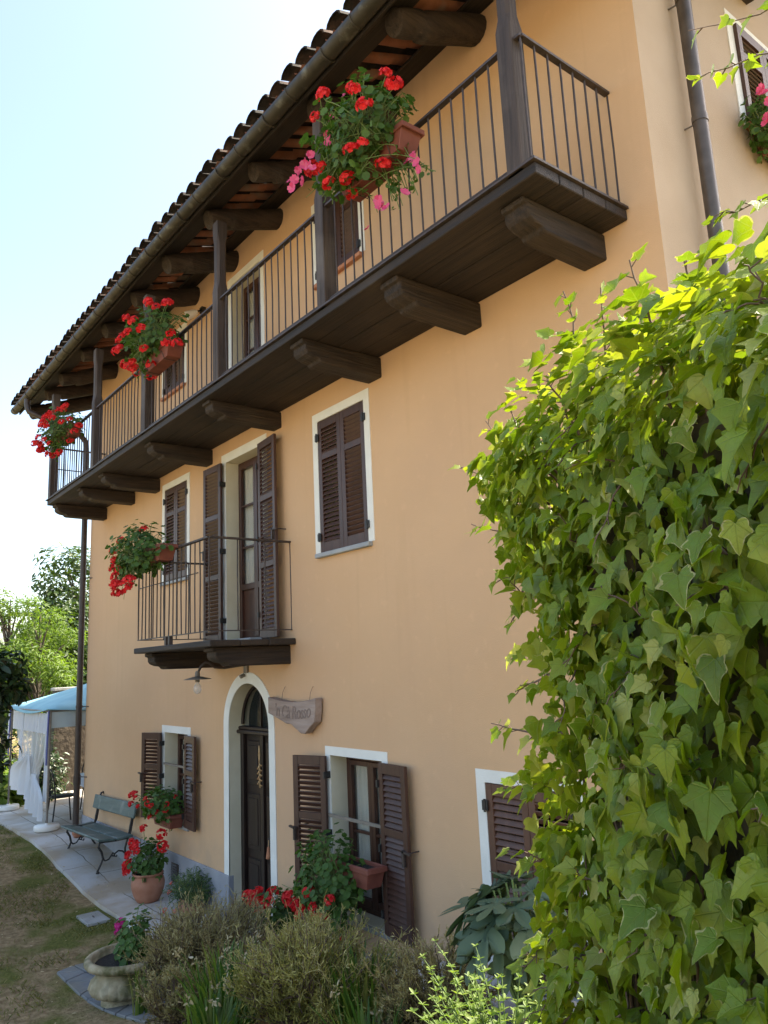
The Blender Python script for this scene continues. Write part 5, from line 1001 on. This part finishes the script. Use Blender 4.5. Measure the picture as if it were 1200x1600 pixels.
# shoots: stem with alternate leaves
paths = []; rads = []
def shoot(p0, p1, bend, nl, sz, K=10, r=.005, tmpl_up=.0):
    p0, p1, bend = map(np.array, (p0, p1, bend)); t = np.linspace(0, 1, K)[:, None]; m_ = (p0 + p1) / 2 + bend; pa = (1 - t) ** 2 * p0 + 2 * t * (1 - t) * m_ + t ** 2 * p1; pa[1:-1] += g.normal(0, .004, (K - 2, 3)); paths.append(pa); rads.append(np.linspace(r, r * .4, K))
    dirs = unit(np.gradient(pa, axis=0))
    for i in range(nl):
        q = .12 + .88 * (i + g.random() * .5) / nl; kf = min(q * (K - 1), K - 1.001); k0 = int(kf); b = pa[k0] + (pa[k0 + 1] - pa[k0]) * (kf - k0); d = dirs[k0]; sd = unit(np.cross(d, n3 * .6 + np.array([0, 0, .8]) + g.normal(0, .3, 3))) * (1 if i % 2 else -1); pt = sd * .7 + d * .5 + g.normal(0, .25, 3); pe = b + unit(pt) * sz * .35
        paths.append(np.linspace(b, pe, K)); rads.append(np.full(K, .0015)); put(pe[None], (n3 * .6 + np.array([0, 0, .8]) + g.normal(0, .4, 3))[None], (pt + np.array([0, 0, -.35]))[None], np.array([sz * g.uniform(.75, 1.15) * (1.25 - .55 * q)]))
V3 = lambda s_, o_, z_: ivp(np.array([s_]), o_, np.array([z_]))[0]
for (s0, o0, z0), (s1, o1, z1), nl in (((.15, -.1, 3.05), (-.30, .08, 3.30), 9), ((.1, -.1, 3.15), (-.12, .02, 3.44), 8), ((.2, 0, 2.95), (-.28, .06, 3.06), 9), ((.15, -.1, 2.9), (-.16, .0, 2.98), 8), ((.2, -.05, 2.95), (-.02, .03, 2.62), 10), ((.3, -.05, 2.6), (.02, .05, 2.52), 8), ((.35, 0, 2.3), (.0, .12, 2.31), 8), ((.3, 0, 2.15), (.02, .1, 2.10), 8), ((.25, 0, 2.0), (.02, .04, 1.86), 7), ((.60, -.1, 3.2), (.60, -.02, 3.62), 11), ((.70, -.12, 3.2), (.76, -.06, 3.55), 9), ((.98, -.1, 3.1), (1.00, -.02, 3.50), 10), ((1.12, -.1, 3.05), (1.18, -.05, 3.40), 8), ((.48, -.1, 3.15), (.42, -.02, 3.42), 8), ((.3, -.1, 3.1), (.18, .04, 3.40), 9), ((.25, -.1, 3.1), (.02, .0, 3.34), 9), ((.3, -.05, 2.8), (.0, .06, 2.80), 9), ((.45, 0, 2.5), (.16, .08, 2.42), 9), ((.3, 0, 1.75), (.05, .05, 1.58), 6), ((.35, 0, 1.55), (.18, .06, 1.38), 6)):
    shoot(V3(s0, o0, z0), V3(s1, o1, z1), g.normal(0, .03, 3), nl + 2, .066)
for k in range(60):     # short shoots all over the face
    s0 = g.uniform(.2, 2.2); z0 = g.uniform(1.5, 3.2); p = V3(s0, .03, z0); shoot(p, p + n3 * g.uniform(.06, .14) + u3 * g.normal(0, .08) + np.array([0, 0, g.uniform(-.2, .12)]), np.array([0, 0, .03]), 4, .07, r=.003)
# long hanging sprays in the sun at the upper right
def PX_(px, py, t):     # a point in front of the camera, used only to lay out the sprays
    a = (px - 600) / 1192.69; b = (py - 800) / 1192.69; d = [Rf[i] + a * Rr[i] + b * Rd[i] for i in range(3)]; return np.array([d[0] * t, -4.2 + d[1] * t, 2.54 + d[2] * t])
shoot(PX_(1330, 50, 1.55), PX_(1084, 127, 1.62), np.array([0, 0, .02]), 15, .040, r=.0024)
shoot(PX_(1330, 225, 1.5), PX_(1104, 344, 1.60), np.array([0, 0, -.04]), 15, .042, r=.0024)
shoot(PX_(1330, -60, 1.5), PX_(1075, 48, 1.6), np.array([0, 0, -.05]), 6, .045, r=.002)
for k in range(40):     # stems on the bare lower patch
    s0 = g.uniform(.28, 1.0); p0 = V3(s0, g.uniform(-.14, -.04), 1.0); p1 = V3(max(.24, s0 + g.normal(0, .18)), g.uniform(-.14, -.02), g.uniform(1.7, 2.5)); t = np.linspace(0, 1, 10)[:, None]; paths.append(p0 * (1 - t) + p1 * t + np.cumsum(g.normal(0, .012, (10, 3)), 0)); rads.append(np.linspace(.009, .003, 10) * g.uniform(.5, 1.2))
pos, nr, tp, sz = (np.vstack(P_), np.vstack(Nn), np.vstack(Tt), np.concatenate(Ss)); k = g.random(len(pos)) < .7
scatter('foliage', M['ivy'], iv, IVY, pos[k], nr[k], tp[k], sz[k]); scatter('foliage', M['ivy'], iv, IVY2, pos[~k], nr[~k], tp[~k], sz[~k]); pa = np.array(paths); strands('stem', M['stem'], iv, pa, np.array(rads), 5)
# ------------------------------------------------------------------ grass on the worn lawn
g = np.random.default_rng(77); n = 60000; x = g.uniform(-17, -5.2, n); y = -.9 - 4.2 * g.random(n) ** 1.2; cl = np.sin(2.1 * x + 1.2 * np.sin(1.7 * y)) * np.sin(2.6 * y + .8 * np.sin(2.3 * x)) + .45 * np.sin(7 * x + 3 * y) * np.sin(6 * y - 2 * x); ok = (cl + g.normal(0, .35, n) > .05) & ~((x > -8.7) & (x < -6.3) & (y > -2.1)); x, y = x[ok], y[ok]; n = len(x)
b = np.column_stack([x, y, gz(x, y) - .032]); a = g.uniform(0, 6.283, n); d = np.column_stack([np.cos(a), np.sin(a), 0 * a]); sd = np.column_stack([-np.sin(a), np.cos(a), 0 * a]); h = g.uniform(.012, .045, n)[:, None]; w = .0032; V = np.stack([b - sd * w, b + sd * w, b + d * h * .5 + np.array([0, 0, 1]) * h * .75 + sd * w * .4, b + d * h * 1.1 + np.array([0, 0, 1]) * h], 1)
F = []
for i in range(n): F += [(4 * i, 4 * i + 1, 4 * i + 2), (4 * i, 4 * i + 2, 4 * i + 3)]
o = npmesh('grass', V.reshape(-1, 3), F, M['grass'], None, {'rnd': np.repeat(g.random(n), 4)}); tag(o, 'patchy short grass and moss on the worn lawn', 'grass', kind='stuff')

g = np.random.default_rng(5); n = 420; x = g.uniform(-14, -6.3, n); y = -.06 - 2.6 * g.random(n) ** 1.6; p = np.column_stack([x, y, gz(x, y) + np.where(y > -.85, .028, -.018)])
o = scatter('fallen_leaves', M['dryflower'], None, OVAL, p, np.array([0, 0, 1.]) + g.normal(0, .22, (n, 3)), g.normal(size=(n, 3)) * [1, 1, .1], g.uniform(.015, .045, n)); tag(o, 'scattered dry leaves on the pavement and lawn', 'leaves', kind='stuff')
